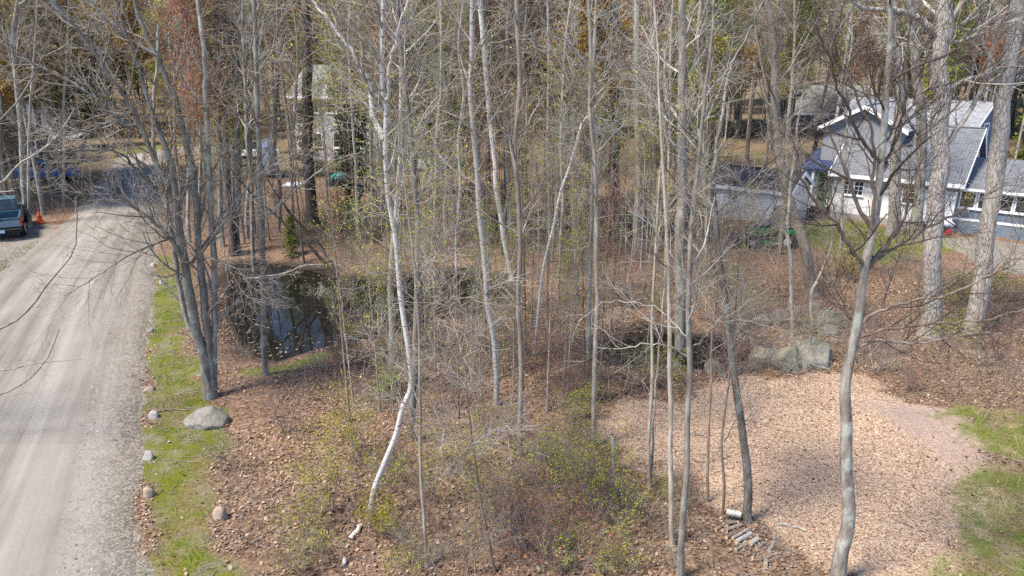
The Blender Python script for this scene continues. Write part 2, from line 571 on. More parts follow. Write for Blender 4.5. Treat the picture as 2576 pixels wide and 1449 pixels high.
M['brown_siding'] = m_siding('brown_siding', (0.10, 0.075, 0.06))
M['skirt'] = m_plain('skirt', (0.15, 0.19, 0.24), 0.8, 0.2, 0.15, 2.5)
M['shingle_blue'] = m_shingle('shingle_blue', (0.135, 0.142, 0.152), (0.195, 0.203, 0.215))
M['shingle_dark'] = m_shingle('shingle_dark', (0.075, 0.073, 0.080), (0.14, 0.135, 0.145))
M['shingle_pale'] = m_shingle('shingle_pale', (0.24, 0.25, 0.27), (0.33, 0.34, 0.36))
M['shingle_green'] = m_shingle('shingle_green', (0.21, 0.22, 0.195), (0.30, 0.305, 0.28))
M['metal_blue'] = m_plain('metal_blue', (0.03, 0.05, 0.12), 0.45, 0.5, 0.2, 3.0)
M['trim'] = m_plain('trim', (0.78, 0.77, 0.77), 0.55, 0.4, 0.07, 4.0)
M['glass'] = m_glass('glass')
M['door_green'] = m_plain('door_green', (0.12, 0.33, 0.035), 0.5, 0.4, 0.15)
M['dark_wood'] = m_plain('dark_wood', (0.06, 0.05, 0.045), 0.9, 0.1, 0.4, 8.0, bump=0.3)
M['concrete'] = m_plain('concrete', (0.30, 0.29, 0.27), 0.95, 0.1, 0.2, 5.0, bump=0.3)
M['car_blue'] = m_plain('car_blue', (0.02, 0.09, 0.30), 0.3, 0.6, 0.15, 2.0)
M['car_white'] = m_plain('car_white', (0.66, 0.68, 0.71), 0.3, 0.6, 0.06, 2.0)
M['car_silver'] = m_plain('car_silver', (0.40, 0.44, 0.48), 0.35, 0.6, 0.1, 2.0)
M['truck_paint'] = m_plain('truck_paint', (0.035, 0.085, 0.11), 0.35, 0.6, 0.25, 2.0)
M['truck_silver'] = m_plain('truck_silver', (0.16, 0.22, 0.26), 0.4, 0.5, 0.15, 3.0)
M['rubber'] = m_plain('rubber', (0.018, 0.018, 0.018), 0.9, 0.2, 0.3, 8.0)
M['black'] = m_plain('black', (0.012, 0.012, 0.013), 0.7, 0.3, 0.3, 8.0)
M['rim'] = m_plain('rim', (0.55, 0.56, 0.57), 0.35, 0.5, 0.1, 8.0)
M['red_lamp'] = m_plain('red_lamp', (0.35, 0.015, 0.012), 0.25, 0.6, 0.15, 8.0)
M['plate'] = m_plain('plate', (0.45, 0.58, 0.66), 0.5, 0.4, 0.1, 8.0)
M['orange'] = m_plain('orange', (0.78, 0.10, 0.015), 0.55, 0.4, 0.1, 8.0)
M['red'] = m_plain('red', (0.50, 0.02, 0.03), 0.5, 0.4, 0.2, 8.0)
M['tractor_green'] = m_plain('tractor_green', (0.012, 0.16, 0.045), 0.4, 0.5, 0.2, 6.0)
M['tarp_grey'] = m_plain('tarp_grey', (0.085, 0.092, 0.105), 0.6, 0.4, 0.3, 4.0, bump=0.5)
M['tarp_teal'] = m_plain('tarp_teal', (0.015, 0.19, 0.19), 0.5, 0.4, 0.25, 3.0, bump=0.5)
M['tarp_blue'] = m_plain('tarp_blue', (0.30, 0.37, 0.46), 0.5, 0.4, 0.2, 3.0, bump=0.5)
M['white_plastic'] = m_plain('white_plastic', (0.80, 0.80, 0.82), 0.4, 0.4, 0.06, 4.0)
M['cut_wood'] = m_plain('cut_wood', (0.50, 0.37, 0.23), 0.85, 0.2, 0.25, 14.0)
M['dead_wood'] = m_bark('dead_wood', (0.13, 0.105, 0.085), (0.26, 0.225, 0.19), (0.42, 0.38, 0.335), zs=1, scale=6.0)
# ------------------------------------------------------------------ ground
def axis(a, b, step, lo, hi, g=1.09):
    mid = list(np.arange(a, b, step))
    up, s, v = [], step, mid[-1]
    while v < hi:
        s *= g
        v += s
        up.append(v)
    dn, s, v = [], step, mid[0]
    while v > lo:
        s *= g
        v -= s
        dn.append(v)
    return np.array(dn[::-1] + mid + up)

def vnoise(x, y, s, seed):
    """cheap smooth value noise 0..1"""
    r = np.random.default_rng(seed).random((64, 64))
    u, v = x * s, y * s
    i, j = np.floor(u).astype(int), np.floor(v).astype(int)
    a, b = u - i, v - j
    a, b = a * a * (3 - 2 * a), b * b * (3 - 2 * b)
    g = lambda p, q: r[p % 64, q % 64]
    return (g(i, j) * (1 - a) + g(i + 1, j) * a) * (1 - b) + (g(i, j + 1) * (1 - a) + g(i + 1, j + 1) * a) * b

def fnoise(x, y, s, seed):
    return 0.55 * vnoise(x, y, s, seed) + 0.3 * vnoise(x, y, s * 2.3, seed + 1) + 0.15 * vnoise(x, y, s * 5.1, seed + 2)

def masks(x, y):
    """soft ground-cover masks 0..1 with ragged edges"""
    nz = (fnoise(x, y, 0.9, 3) - 0.5) * 2.2
    def soft(poly, w=0.35, amp=0.6):
        return 1 - sstep(-w, w, sdf_poly(x, y, poly) + nz * amp)
    d = {}
    d['mulch'] = soft(CLEAR, 0.7, 1.0)
    d['bare'] = soft(BARE, 0.9, 1.1) * (0.55 + 0.3 * fnoise(x, y, 1.5, 49))
    lawn = soft(LAWN, 0.8, 1.2) * (0.50 + 0.5 * sstep(0.38, 0.56, fnoise(x, y, 1.3, 44)))
    yard = np.maximum(soft(YARD, 0.8, 1.0), np.maximum(soft(FARLAWN, 2.0, 2.0), soft(FARGRASS, 1.5, 1.0)))
    verge = soft(VERGE, 0.3, 0.55) * (0.58 + 0.42 * sstep(0.36, 0.5, fnoise(x, y, 0.9, 47)))
    bank = soft(BANK, 0.3, 0.4)
    pg = soft(PULLGRASS, 0.6, 1.0)
    d['grass'] = np.maximum(np.maximum(lawn, yard), np.maximum(pg, bank * 0.8))
    d['moss'] = verge
    d['gravel'] = np.maximum(np.maximum(soft(DRIVE, 0.4, 0.4), soft(PULLOUT, 0.6, 0.8)), np.maximum(soft(FARDRIVE, 1, 1), soft(ROADPOLY, 0.25, 0.3)))
    dp = np.minimum(sdf_poly(x, y, POND), sdf_poly(x, y, POOL))
    d['mud'] = 1 - sstep(-0.1, 1.3, dp + nz * 0.5)
    d['pond'] = dp
    return d

gx = axis(-24.0, 30.0, 0.22, -600, 600)
gy = axis(6.0, 44.0, 0.22, -40, 900)
GX, GY = np.meshgrid(gx, gy)
gpx, gpy = GX.ravel(), GY.ravel()
gz = height(gpx, gpy)
nX, nY = len(gx), len(gy)
ii = np.arange(nX * nY).reshape(nY, nX)
GF = np.stack([ii[:-1, :-1], ii[:-1, 1:], ii[1:, 1:], ii[1:, :-1]], -1).reshape(-1, 4)
gme = mesh_np('ground', np.stack([gpx, gpy, gz], 1), GF)
gm = masks(gpx, gpy)
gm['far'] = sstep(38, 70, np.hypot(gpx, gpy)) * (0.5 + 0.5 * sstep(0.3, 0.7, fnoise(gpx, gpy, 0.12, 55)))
for key in ('mulch', 'bare', 'grass', 'moss', 'gravel', 'mud', 'far'):
    a = gme.attributes.new(key, 'FLOAT', 'POINT')
    a.data.foreach_set('value', gm[key].astype(np.float32))

def m_ground():
    k = NT('ground', 0.95, 0.1)
    v = k.coord('Object')
    warp = k.noise(v, 9.0, 3, 0.6, out=1)
    v2 = k.mix(0.05, v, warp, 'ADD')
    leaf = k.n('ShaderNodeSeparateColor')
    k.l(k.voro(v2, 18.0), leaf.inputs[0])
    big = k.noise(v, 0.35, 5, 0.65)
    fine = k.noise(v, 30.0, 5, 0.7)
    dmy = k.math('ADD', k.math('MULTIPLY', leaf.outputs[0], 0.7), k.math('MULTIPLY', fine, 0.3))
    lit = k.ramp(dmy, [(0.05, (0.055, 0.032, 0.020)), (0.35, (0.14, 0.086, 0.055)), (0.65, (0.235, 0.155, 0.102)), (0.95, (0.36, 0.258, 0.182))])
    lit = k.mix(k.val(big, 0.35, 0.7, 0, 0.55), lit, k.mix(0.5, lit, (0.18, 0.115, 0.07)))
    c2 = k.n('ShaderNodeSeparateColor')
    k.l(k.voro(v2, 32.0), c2.inputs[0])
    mul = k.ramp(c2.outputs[1], [(0.0, (0.21, 0.135, 0.09)), (0.4, (0.36, 0.25, 0.17)), (0.8, (0.45, 0.335, 0.235)), (1.0, (0.56, 0.44, 0.33))])
    bare = k.ramp(k.noise(v, 22, 6, 0.75), [(0.3, (0.15, 0.105, 0.09)), (0.7, (0.40, 0.315, 0.275))])
    gfine = k.noise(v, 26.0, 5, 0.75)
    gbig = k.noise(v, 1.6, 5, 0.65)
    grs = k.ramp(gfine, [(0.3, (0.065, 0.085, 0.018)), (0.55, (0.14, 0.15, 0.035)), (0.75, (0.28, 0.24, 0.12))])
    grs = k.mix(k.val(gbig, 0.5, 0.62, 0, 0.8), grs, k.mix(0.45, (0.30, 0.245, 0.15), grs))
    mos = k.ramp(gfine, [(0.3, (0.06, 0.075, 0.010)), (0.55, (0.13, 0.145, 0.016)), (0.75, (0.22, 0.215, 0.045))])
    mos = k.mix(k.val(gbig, 0.44, 0.66, 0, 0.8), mos, k.ramp(k.noise(v, 18, 5, 0.7), [(0.3, (0.13, 0.11, 0.07)), (0.7, (0.29, 0.255, 0.20))]))
    peb = k.n('ShaderNodeSeparateColor')
    k.l(k.voro(v, 30.0), peb.inputs[0])
    grv = k.ramp(peb.outputs[0], [(0.0, (0.10, 0.086, 0.068)), (0.5, (0.20, 0.178, 0.148)), (1.0, (0.33, 0.30, 0.26))])
    grv = k.mix(k.val(k.noise(v, 1.2, 4, 0.6), 0.35, 0.7, 0, 0.5), grv, (0.23, 0.205, 0.17))
    mud = k.ramp(fine, [(0.3, (0.022, 0.017, 0.013)), (0.7, (0.075, 0.058, 0.045))])
    jit = k.math('SUBTRACT', k.noise(v, 5.0, 6, 0.75), 0.5)
    def edge(name, sharp=0.18, j=1.1):
        f = k.math('ADD', k.attr(name), k.math('MULTIPLY', jit, j))
        return k.val(f, 0.5 - sharp, 0.5 + sharp)
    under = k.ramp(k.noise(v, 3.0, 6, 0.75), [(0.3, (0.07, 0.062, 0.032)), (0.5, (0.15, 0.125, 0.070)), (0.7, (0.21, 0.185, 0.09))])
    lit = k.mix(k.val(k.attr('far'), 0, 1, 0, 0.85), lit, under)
    c = k.mix(edge('mulch'), lit, mul)
    c = k.mix(edge('bare', 0.4, 1.6), c, bare)
    c = k.mix(edge('grass', 0.28, 1.5), c, grs)
    c = k.mix(edge('moss', 0.3, 1.3), c, mos)
    c = k.mix(edge('gravel', 0.15, 1.0), c, grv)
    c = k.mix(edge('mud', 0.25, 0.7), c, mud)
    k.base(c)
    h = k.math('ADD', k.math('MULTIPLY', leaf.outputs[1], 0.6), fine)
    k.bump(h, 0.7, 0.05)
    return k.m

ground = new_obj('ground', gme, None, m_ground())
tag(ground, 'leaf-strewn woodland floor with moss, mulch and lawn patches', None, None, 'structure')

# ------------------------------------------------------------------ gravel road: a crowned sheet with wheel ruts
RL = resample(np.array(poly_w(ROAD_L)), 150)
RR_ = resample(np.array(poly_w(ROAD_R)), 150)
na = 26
rv, ruv = [], []
along = 0.0
for i in range(150):
    if i:
        along += float(np.linalg.norm((RL[i] + RR_[i]) / 2 - (RL[i - 1] + RR_[i - 1]) / 2))
    for j in range(na + 1):
        s = j / na
        q = RL[i] * (1 - s) + RR_[i] * s
        rut = -0.018 * (math.exp(-((s - 0.36) / 0.05) ** 2) + math.exp(-((s - 0.62) / 0.05) ** 2) + 0.6 * math.exp(-((s - 0.80) / 0.03) ** 2))
        rv.append((q[0], q[1], 0.055 + 0.05 * math.sin(math.pi * s) + rut))
        ruv.append((along, s))
rv = np.array(rv)
ragged = (fnoise(rv[:, 0], rv[:, 1], 0.8, 21) - 0.5)
srow = np.array([u[1] for u in ruv])
eb = (srow < 1e-6) | (srow > 1 - 1e-6)
rv[eb, 0] += ragged[eb] * 0.7
rv[eb, 2] = height(rv[eb, 0], rv[eb, 1]) + 0.004
idx = np.arange(150 * (na + 1)).reshape(150, na + 1)
rF = np.stack([idx[:-1, :-1], idx[:-1, 1:], idx[1:, 1:], idx[1:, :-1]], -1).reshape(-1, 4)
rme = mesh_np('road', rv, rF)
uvl = rme.uv_layers.new(name='track')
li = np.empty(len(rme.loops), dtype=np.int32)
rme.loops.foreach_get('vertex_index', li)
uvl.data.foreach_set('uv', np.array(ruv, dtype=np.float32)[li].ravel())

def m_road():
    k = NT('road', 0.95, 0.12)
    u = k.n('ShaderNodeUVMap', uv_map='track')
    s = k.n('ShaderNodeSeparateXYZ')
    k.l(u.outputs[0], s.inputs[0])
    mp = k.n('ShaderNodeMapping')
    mp.inputs['Scale'].default_value = (0.055, 9.0, 1)
    k.l(u.outputs[0], mp.inputs[0])
    streak = k.noise(mp.outputs[0], 1.0, 4, 0.55)
    mp2 = k.n('ShaderNodeMapping')
    mp2.inputs['Scale'].default_value = (0.10, 38.0, 1)
    k.l(u.outputs[0], mp2.inputs[0])
    streak2 = k.noise(mp2.outputs[0], 1.0, 3, 0.6)
    v = k.coord('Object')
    fine = k.noise(v, 40.0, 6, 0.8)
    big = k.noise(v, 0.5, 5, 0.6)
    f = k.math('ADD', k.math('MULTIPLY', streak, 0.65), k.math('ADD', k.math('MULTIPLY', streak2, 0.2), k.math('MULTIPLY', big, 0.2)))
    c = k.ramp(f, [(0.40, (0.145, 0.128, 0.107)), (0.51, (0.225, 0.205, 0.178)), (0.62, (0.295, 0.275, 0.245))])
    c = k.mix(k.val(fine, 0.3, 0.75, 0, 0.35), c, (0.17, 0.145, 0.115))
    peb = k.n('ShaderNodeSeparateColor')
    k.l(k.voro(v, 26.0), peb.inputs[0])
    sh = k.ramp(peb.outputs[0], [(0.0, (0.075, 0.062, 0.048)), (0.5, (0.16, 0.138, 0.110)), (1.0, (0.29, 0.262, 0.225))])
    e = k.math('ADD', s.outputs[1], k.math('MULTIPLY', k.math('SUBTRACT', k.noise(v, 1.7, 5, 0.7), 0.5), 0.30))
    c = k.mix(k.val(e, 0.78, 0.98, 0, 0.9), c, sh)
    c = k.mix(k.val(e, 0.10, 0.03, 0, 0.7), c, sh)
    k.base(c).bump(k.math('ADD', fine, k.math('MULTIPLY', peb.outputs[1], 0.25)), 0.5, 0.03)
    return k.m

road = new_obj('road', rme, None, m_road())
tag(road, 'pale dirt and gravel road with wheel tracks', None, None, 'structure')

# ------------------------------------------------------------------ water
def m_water():
    k = NT('water', 0.015, 0.5)
    k.b.inputs['IOR'].default_value = 1.33
    k.b.inputs['Specular IOR Level'].default_value = 0.28
    k.base((0.008, 0.008, 0.006))
    k.bump(k.noise(k.coord('Object'), 2.5, 3, 0.5), 0.02, 0.02)
    return k.m

def water_sheet(name, poly, grow, label):
    c = np.mean(poly, axis=0)
    ring = resample(np.array(poly + [poly[0]]), 90)[:-1]
    dirv = ring - c
    ring = c + dirv * (1 + grow / np.linalg.norm(dirv, axis=1, keepdims=True))
    V = np.vstack([[c], ring])
    V = np.column_stack([V, np.full(len(V), WATER_Z)])
    F = np.array([[0, 1 + i, 1 + (i + 1) % 89] for i in range(89)])
    o = new_obj(name, mesh_np(name, V, F, False), None, M['water'])
    return tag(o, label, None, None, 'structure')
M['water'] = m_water()
water_sheet('pond_water', POND, 0.25, 'dark still pond water reflecting trees and blue sky')
water_sheet('pool_water', POOL, 0.2, 'small dark pool beside boulders reflecting blue sky')

# ------------------------------------------------------------------ solids
class MB:
    def __init__(self):
        self.v, self.f = [], []
    def poly(self, V, F):
        n = len(self.v)
        self.v += [tuple(map(float, p)) for p in V]
        self.f += [tuple(n + i for i in f) for f in F]
        return self
    def box(self, x0, x1, y0, y1, z0, z1):
        V = [(x0, y0, z0), (x1, y0, z0), (x1, y1, z0), (x0, y1, z0), (x0, y0, z1), (x1, y0, z1), (x1, y1, z1), (x0, y1, z1)]
        return self.poly(V, [(0, 3, 2, 1), (4, 5, 6, 7), (0, 1, 5, 4), (1, 2, 6, 5), (2, 3, 7, 6), (3, 0, 4, 7)])
    def prism(self, prof, axis, a, b):
        """prof: list of 2D points (counter-clockwise), extruded along axis from a to b"""
        n = len(prof)
        def pt(p, t):
            return {'x': (t, p[0], p[1]), 'y': (p[0], t, p[1]), 'z': (p[0], p[1], t)}[axis]
        V = [pt(p, a) for p in prof] + [pt(p, b) for p in prof]
        F = [tuple(range(n))[::-1], tuple(range(n, 2 * n))] + [(i, (i + 1) % n, n + (i + 1) % n, n + i) for i in range(n)]
        return self.poly(V, F)
    def cyl(self, p0, p1, r0, r1=None, S=14, cap=True):
        r1 = r0 if r1 is None else r1
        p0, p1 = Vector(p0), Vector(p1)
        d = (p1 - p0).normalized()
        u = d.orthogonal().normalized()
        w = d.cross(u)
        V = [p + (u * math.cos(a) + w * math.sin(a)) * r for p, r in ((p0, r0), (p1, r1)) for a in [2 * math.pi * i / S for i in range(S)]]
        F = [(i, (i + 1) % S, S + (i + 1) % S, S + i) for i in range(S)]
        if cap:
            F += [tuple(range(S))[::-1], tuple(range(S, 2 * S))]
        return self.poly(V, F)
    def build(self, name, m, parent=None, bevel=0.0, smooth=False):
        me = bpy.data.meshes.new(name)
        me.from_pydata(self.v, [], self.f)
        me.update()
        o = new_obj(name, me, parent, m)
        if smooth:
            me.polygons.foreach_set('use_smooth', np.ones(len(me.polygons), dtype=bool))
        if bevel:
            md = o.modifiers.new('bevel', 'BEVEL')
            md.width = bevel
            md.segments = 2
            md.limit_method = 'ANGLE'
        return o

def slab(V4, th):
    """closed slab from a quad V4 (counter-clockwise from above), thickness th downwards along its normal"""
    a = [Vector(v) for v in V4]
    n = (a[1] - a[0]).cross(a[3] - a[0]).normalized()
    b = [v - n * th for v in a]
    return a + b, [(0, 1, 2, 3), (7, 6, 5, 4), (0, 4, 5, 1), (1, 5, 6, 2), (2, 6, 7, 3), (3, 7, 4, 0)]

def window(root, x, y, z, w, h, wall='y', cols=2, rows=2, fr=0.07, m='trim'):
    """window on a wall facing -y ('y') or +x ('x') of the house frame; x,y,z lower-left corner on the wall face"""
    def bx(mb, a0, a1, d0, d1, c0, c1):
        if wall == 'y':
            mb.box(x + a0, x + a1, y + d0, y + d1, z + c0, z + c1)
        else:
            mb.box(x - d1, x - d0, y + a0, y + a1, z + c0, z + c1)
    f = MB()
    bx(f, -fr, 0, -0.045, 0.02, -fr, h + fr)
    bx(f, w, w + fr, -0.045, 0.02, -fr, h + fr)
    bx(f, 0, w, -0.045, 0.02, h, h + fr)
    bx(f, 0, w, -0.045, 0.02, -fr, 0)
    wo_ = f.build('window', M[m], root)
    p = MB()
    bx(p, 0, w, -0.012, 0.01, 0, h)
    p.build('pane', M['glass'], wo_)
    s = MB()
    bx(s, -fr - 0.03, w + fr + 0.03, -0.085, -0.047, -fr - 0.035, -fr + 0.005)
    s.build('sill', M[m], wo_)
    mu = MB()
    for i in range(1, cols):
        bx(mu, w * i / cols - 0.016, w * i / cols + 0.016, -0.034, -0.014, 0.002, h - 0.002)
    for i in range(1, rows):
        bx(mu, 0.002, w - 0.002, -0.036, -0.016, h * i / rows - 0.018, h * i / rows + 0.018)
    if mu.v:
        mu.build('muntin', M[m], wo_)
    return wo_

def gable_house(root, x0, x1, y0, y1, zb, ze, zr, wall, roofm, over=0.3, ridge='x', front_ridge=None):
    """gabled block with solid walls, two roof slopes, fascia and rake boards"""
    if ridge == 'x':
        ym = (y0 + y1) / 2
        MB().prism([(y0, zb), (y1, zb), (y1, ze), (ym, zr), (y0, ze)], 'x', x0, x1).build('wall', wall, root)
        k = (zr - ze) / (ym - y0)
        xa, xb = x0 - over, x1 + over
        ya, yb, zo = y0 - over, y1 + over, ze - k * over
        t = 0.10
        e = 0.012
        V, F = slab([(xa, ya, zo + t + e), (xb, ya, zo + t + e), (xb, ym, zr + t + e), (xa, ym, zr + t + e)], t)
        r = MB().poly(V, F).build('roof', roofm, root)
        V, F = slab([(xb, yb, zo + t + e), (xa, yb, zo + t + e), (xa, ym, zr + t + e), (xb, ym, zr + t + e)], t)
        MB().poly(V, F).build('roof', roofm, root)
        MB().box(xa, xb, ya - 0.03, ya - 0.003, zo - 0.10, zo + t).build('fascia', M['trim'], r)
        for xx, sg in ((xa, -1), (xb, 1)):
            o = 0.004 if sg > 0 else -0.034
            for (ys, ye) in ((ya, ym), (yb, ym)):
                prof = [(ys, zo - 0.10), (ys, zo + t + 0.03), (ye, zr + t + 0.03), (ye, zr - 0.10)]
                MB().prism(prof, 'x', xx + o, xx + o + 0.03).build('rake_board', M['trim'], r)
        MB().box(xa, xb, ym - 0.09, ym + 0.09, zr + t + 0.002, zr + t + 0.035).build('ridge_cap', roofm, r)
    else:
        xm = (x0 + x1) / 2
        MB().prism([(x0, zb), (x1, zb), (x1, ze), (xm, zr), (x0, ze)][::-1], 'y', y0, y1).build('wall', wall, root)
        k = (zr - ze) / (xm - x0)
        ya, yb = y0 - over, y1 + over
        xa, xb, zo = x0 - over, x1 + over, ze - k * over
        t = 0.10
        e = 0.012
        V, F = slab([(xa, yb, zo + t + e), (xa, ya, zo + t + e), (xm, ya, zr + t + e), (xm, yb, zr + t + e)], t)
        r = MB().poly(V, F).build('roof', roofm, root)
        V, F = slab([(xb, ya, zo + t + e), (xb, yb, zo + t + e), (xm, yb, zr + t + e), (xm, ya, zr + t + e)], t)
        MB().poly(V, F).build('roof', roofm, root)
        for (xs, xe) in ((xa, xm), (xb, xm)):
            prof = [(xs, zo - 0.10), (xs, zo + t + 0.03), (xe, zr + t + 0.03), (xe, zr - 0.10)]
            MB().prism(prof, 'y', ya - 0.034, ya - 0.004).build('rake_board', M['trim'], r)
        MB().box(xm - 0.09, xm + 0.09, ya, yb, zr + t + 0.002, zr + t + 0.035).build('ridge_cap', roofm, r)
    return root

# ------------------------------------------------------------------ the white house at the right
A = np.array([18.4, 39.4])
ROT = -math.radians(39.3)
hz = float(height(A[0], A[1])) - 0.05
H1 = empty('cottage', (A[0], A[1], hz), ROT, 'white cottage with blue-grey shingle roof, green door and blue metal porch roof behind the oaks', 'house')
# main block: x along the front, y into depth
gable_house(H1, 0.0, 6.0, 0.0, 8.0, -0.1, 2.75, 5.1, M['white_siding'], M['shingle_blue'])
# upper front-facing gable wing behind the ridge
gable_house(H1, -1.5, 2.7, 2.0, 9.0, -0.1, 5.05, 6.2, M['lavender_siding'], M['shingle_pale'], ridge='y')
MB().box(-0.02, 6.02, -0.04, -0.004, -0.1, 0.45).build('foundation', M['concrete'], H1)
for cx_ in (0.0, 5.9):
    MB().box(cx_ - 0.02, cx_ + 0.12, -0.03, -0.003, 0.46, 2.6).build('corner_board', M['trim'], H1)
MB().box(-0.3, 6.3, -0.42, -0.335, 2.30, 2.40).build('gutter', M['dark_wood'], H1)
window(H1, 0.55, 0.0, 1.55, 0.42, 0.72, cols=2, rows=3)
window(H1, 1.10, 0.0, 1.55, 0.42, 0.72, cols=2, rows=3)
window(H1, 3.55, 0.0, 1.40, 0.55, 0.85, cols=2, rows=3)
window(H1, 4.85, 0.0, 1.40, 0.55, 0.85, cols=2, rows=3)
# entry porch on the left with the ribbed blue metal roof
V, F = slab([(-2.3, 0.3, 2.72), (-0.45, 0.3, 2.72), (-0.45, 4.3, 3.52), (-2.3, 4.3, 3.52)], 0.06)
proof = MB().poly(V, F).build('porch_roof', M['metal_blue'], H1)
for i in range(10):
    xx = -2.28 + i * 0.2
    V, F = slab([(xx, 0.3, 2.755), (xx + 0.035, 0.3, 2.755), (xx + 0.035, 4.3, 3.555), (xx, 4.3, 3.555)], 0.03)
    MB().poly(V, F).build('rib', M['metal_blue'], proof)
MB().box(-2.25, -0.05, 1.3, 3.8, 0.35, 2.7).build('entry_wall', M['white_siding'], H1)
MB().box(-2.25, -0.03, 0.45, 1.3, 0.25, 0.42).build('porch_floor', M['dark_wood'], H1)
for xx in (-2.2, -1.42):
    MB().box(xx, xx + 0.13, 0.42, 0.55, 0.42, 2.70).build('porch_post', M['trim'], H1)
window(H1, -2.0, 1.3, 1.15, 0.5, 1.05, cols=2, rows=3)
dr = MB().box(-1.22, -0.62, 1.23, 1.297, 0.43, 2.35).build('door', M['door_green'], H1)
MB().box(-1.08, -0.76, 1.20, 1.228, 0.75, 2.15).build('pane', M['glass'], dr)
MB().cyl((-1.17, 1.22, 1.35), (-1.17, 1.15, 1.35), 0.03).build('handle', M['rim'], dr)
for xx in (-1.29, -0.62):
    MB().box(xx, xx + 0.07, 1.22, 1.296, 0.43, 2.42).build('door_frame', M['trim'], H1)
for i in range(4):
    MB().box(-1.4, -0.3, 0.15 - 0.28 * i, 0.44 - 0.28 * i, 0.02, 0.35 - 0.085 * i).build('step', M['dark_wood'], H1)
for xx in (-1.42, -0.32):
    MB().cyl((xx, -0.75, 0.0), (xx, -0.75, 0.9), 0.03).cyl((xx, 0.44, 0.35), (xx, 0.44, 1.25), 0.03).cyl((xx, -0.75, 0.88), (xx, 0.44, 1.22), 0.025).build('hand_rail', M['black'], H1)
# enclosed porch right of the corner: windows over dark blue siding over a skirt
MB().box(6.0, 9.3, 0.6, 5.0, 0.0, 0.72).build('porch_skirt', M['skirt'], H1)
MB().box(5.99, 9.32, 0.57, 0.60, 0.70, 0.82).build('porch_band', M['trim'], H1)
MB().box(6.0, 9.3, 0.6, 5.0, 0.73, 2.42).build('porch_wall', M['blue_siding'], H1)
for i in range(4):
    window(H1, 6.16 + i * 0.80, 0.6, 1.42, 0.62, 0.78, cols=1, rows=1, fr=0.08)
window(H1, 9.3, 1.2, 1.42, 1.2, 0.78, wall='x', cols=2, rows=1)
V, F = slab([(6.05, 0.3, 2.46), (9.6, 0.3, 2.46), (9.6, 4.4, 3.6), (6.05, 4.4, 3.6)], 0.09)
sr = MB().poly(V, F).build('porch_roof', M['shingle_blue'], H1)
MB().box(6.05, 9.6, 0.26, 0.297, 2.30, 2.43).build('fascia', M['trim'], sr)
# gabled glass porch at the far right edge
gable_house(H1, 9.9, 12.6, -1.0, 3.4, 0.75, 2.2, 3.1, M['blue_siding'], M['shingle_blue'], over=0.25, ridge='y')
for i in range(4):
    window(H1, 10.02 + i * 0.64, -1.0, 1.35, 0.5, 0.82, cols=1, rows=1, fr=0.06)
MB().box(9.8, 12.7, -1.06, 3.4, 0.62, 0.745).build('deck_edge', M['trim'], H1)
for xx in (9.95, 11.2, 12.45):
    MB().box(xx, xx + 0.12, -0.95, -0.83, -0.1, 0.62).build('deck_post', M['dark_wood'], H1)

# shed
q = P(1768, 541)
S1 = empty('shed', (q[0], q[1], q[2] - 0.03), -math.radians(39.5), 'low white shed with a dark shingle roof left of the cottage', 'shed')
gable_house(S1, 0, 4.8, 0, 3.4, -0.1, 1.92, 2.72, M['white_siding'], M['shingle_dark'], over=0.18)
for cx_ in (0.0, 1.0, 4.7):
    MB().box(cx_ - 0.02, cx_ + 0.1, -0.03, -0.003, -0.05, 1.8).build('corner_board', M['trim'], S1)

# neighbour behind
H2 = empty('gabled_house', (at_depth(2372, 320, 60)[0] - 5.2, 63.6, 0.0), -math.radians(55), 'blue-grey house with a pale roof and white gable trim behind the cottage roof', 'house')
gable_house(H2, -2.0, 9.0, 0.0, 5.4, -0.1, 3.15, 5.45, M['blue_siding'], M['shingle_pale'], over=0.35)
window(H2, 9.0, 2.3, 2.75, 0.75, 1.0, wall='x', cols=2, rows=2, fr=0.12)
window(H2, 5.0, 0.0, 1.5, 0.8, 1.0)
window(H2, 7.0, 0.0, 1.5, 0.8, 1.0)

q = P(1990, 322)
H3 = empty('grey_roof_house', (q[0], q[1], q[2] - 0.1), -math.radians(8), 'distant teal-blue house with a weathered grey-green roof among trees', 'house')
gable_house(H3, 0, 10.5, 0, 9.0, -0.1, 2.3, 5.6, M['teal_siding'], M['shingle_green'], over=0.4)
for xx in (0.7, 2.9, 5.4, 8.0):
    window(H3, xx, 0.0, 0.75, 0.8, 1.05, fr=0.14)

q = P(750, 397)
H4 = empty('tall_house', (q[0], q[1], q[2] - 0.1), -math.radians(12), 'two-storey pale grey house with white corner half hidden by trunks behind the pond', 'house')
gable_house(H4, 0, 8.0, 0, 8.0, -0.1, 5.85, 8.3, M['grey_siding'], M['shingle_green'], over=0.4)
MB().box(-0.03, 0.72, -0.05, -0.004, 0.0, 5.7).build('corner_board', M['trim'], H4)
for xx, zz in ((3.4, 4.3), (5.6, 4.3), (1.8, 1.2), (3.8, 1.2), (6.0, 1.2), (1.7, 4.3)):
    window(H4, xx, 0.0, zz, 0.75, 1.15, fr=0.12)
hd = MB().box(4.9, 5.75, -0.05, -0.004, 0.1, 2.2).build('door', M['trim'], H4)
MB().cyl((5.0, -0.05, 1.1), (5.0, -0.12, 1.1), 0.04).build('handle', M['black'], hd)

q = at_depth(1452, 262, 98)
H5 = empty('small_beige_house', (q[0], 98, float(height(q[0], 98)) - 0.1), -math.radians(4), 'tiny far-off beige gabled house seen between trunks', 'house')
gable_house(H5, 0, 4.2, 0, 7.0, -0.1, 3.3, 5.0, M['beige_siding'], M['shingle_green'], over=0.3, ridge='y')
for xx in (0.7, 1.75, 2.8):
    window(H5, xx, 0.0, 1.9, 0.6, 1.0, fr=0.1)

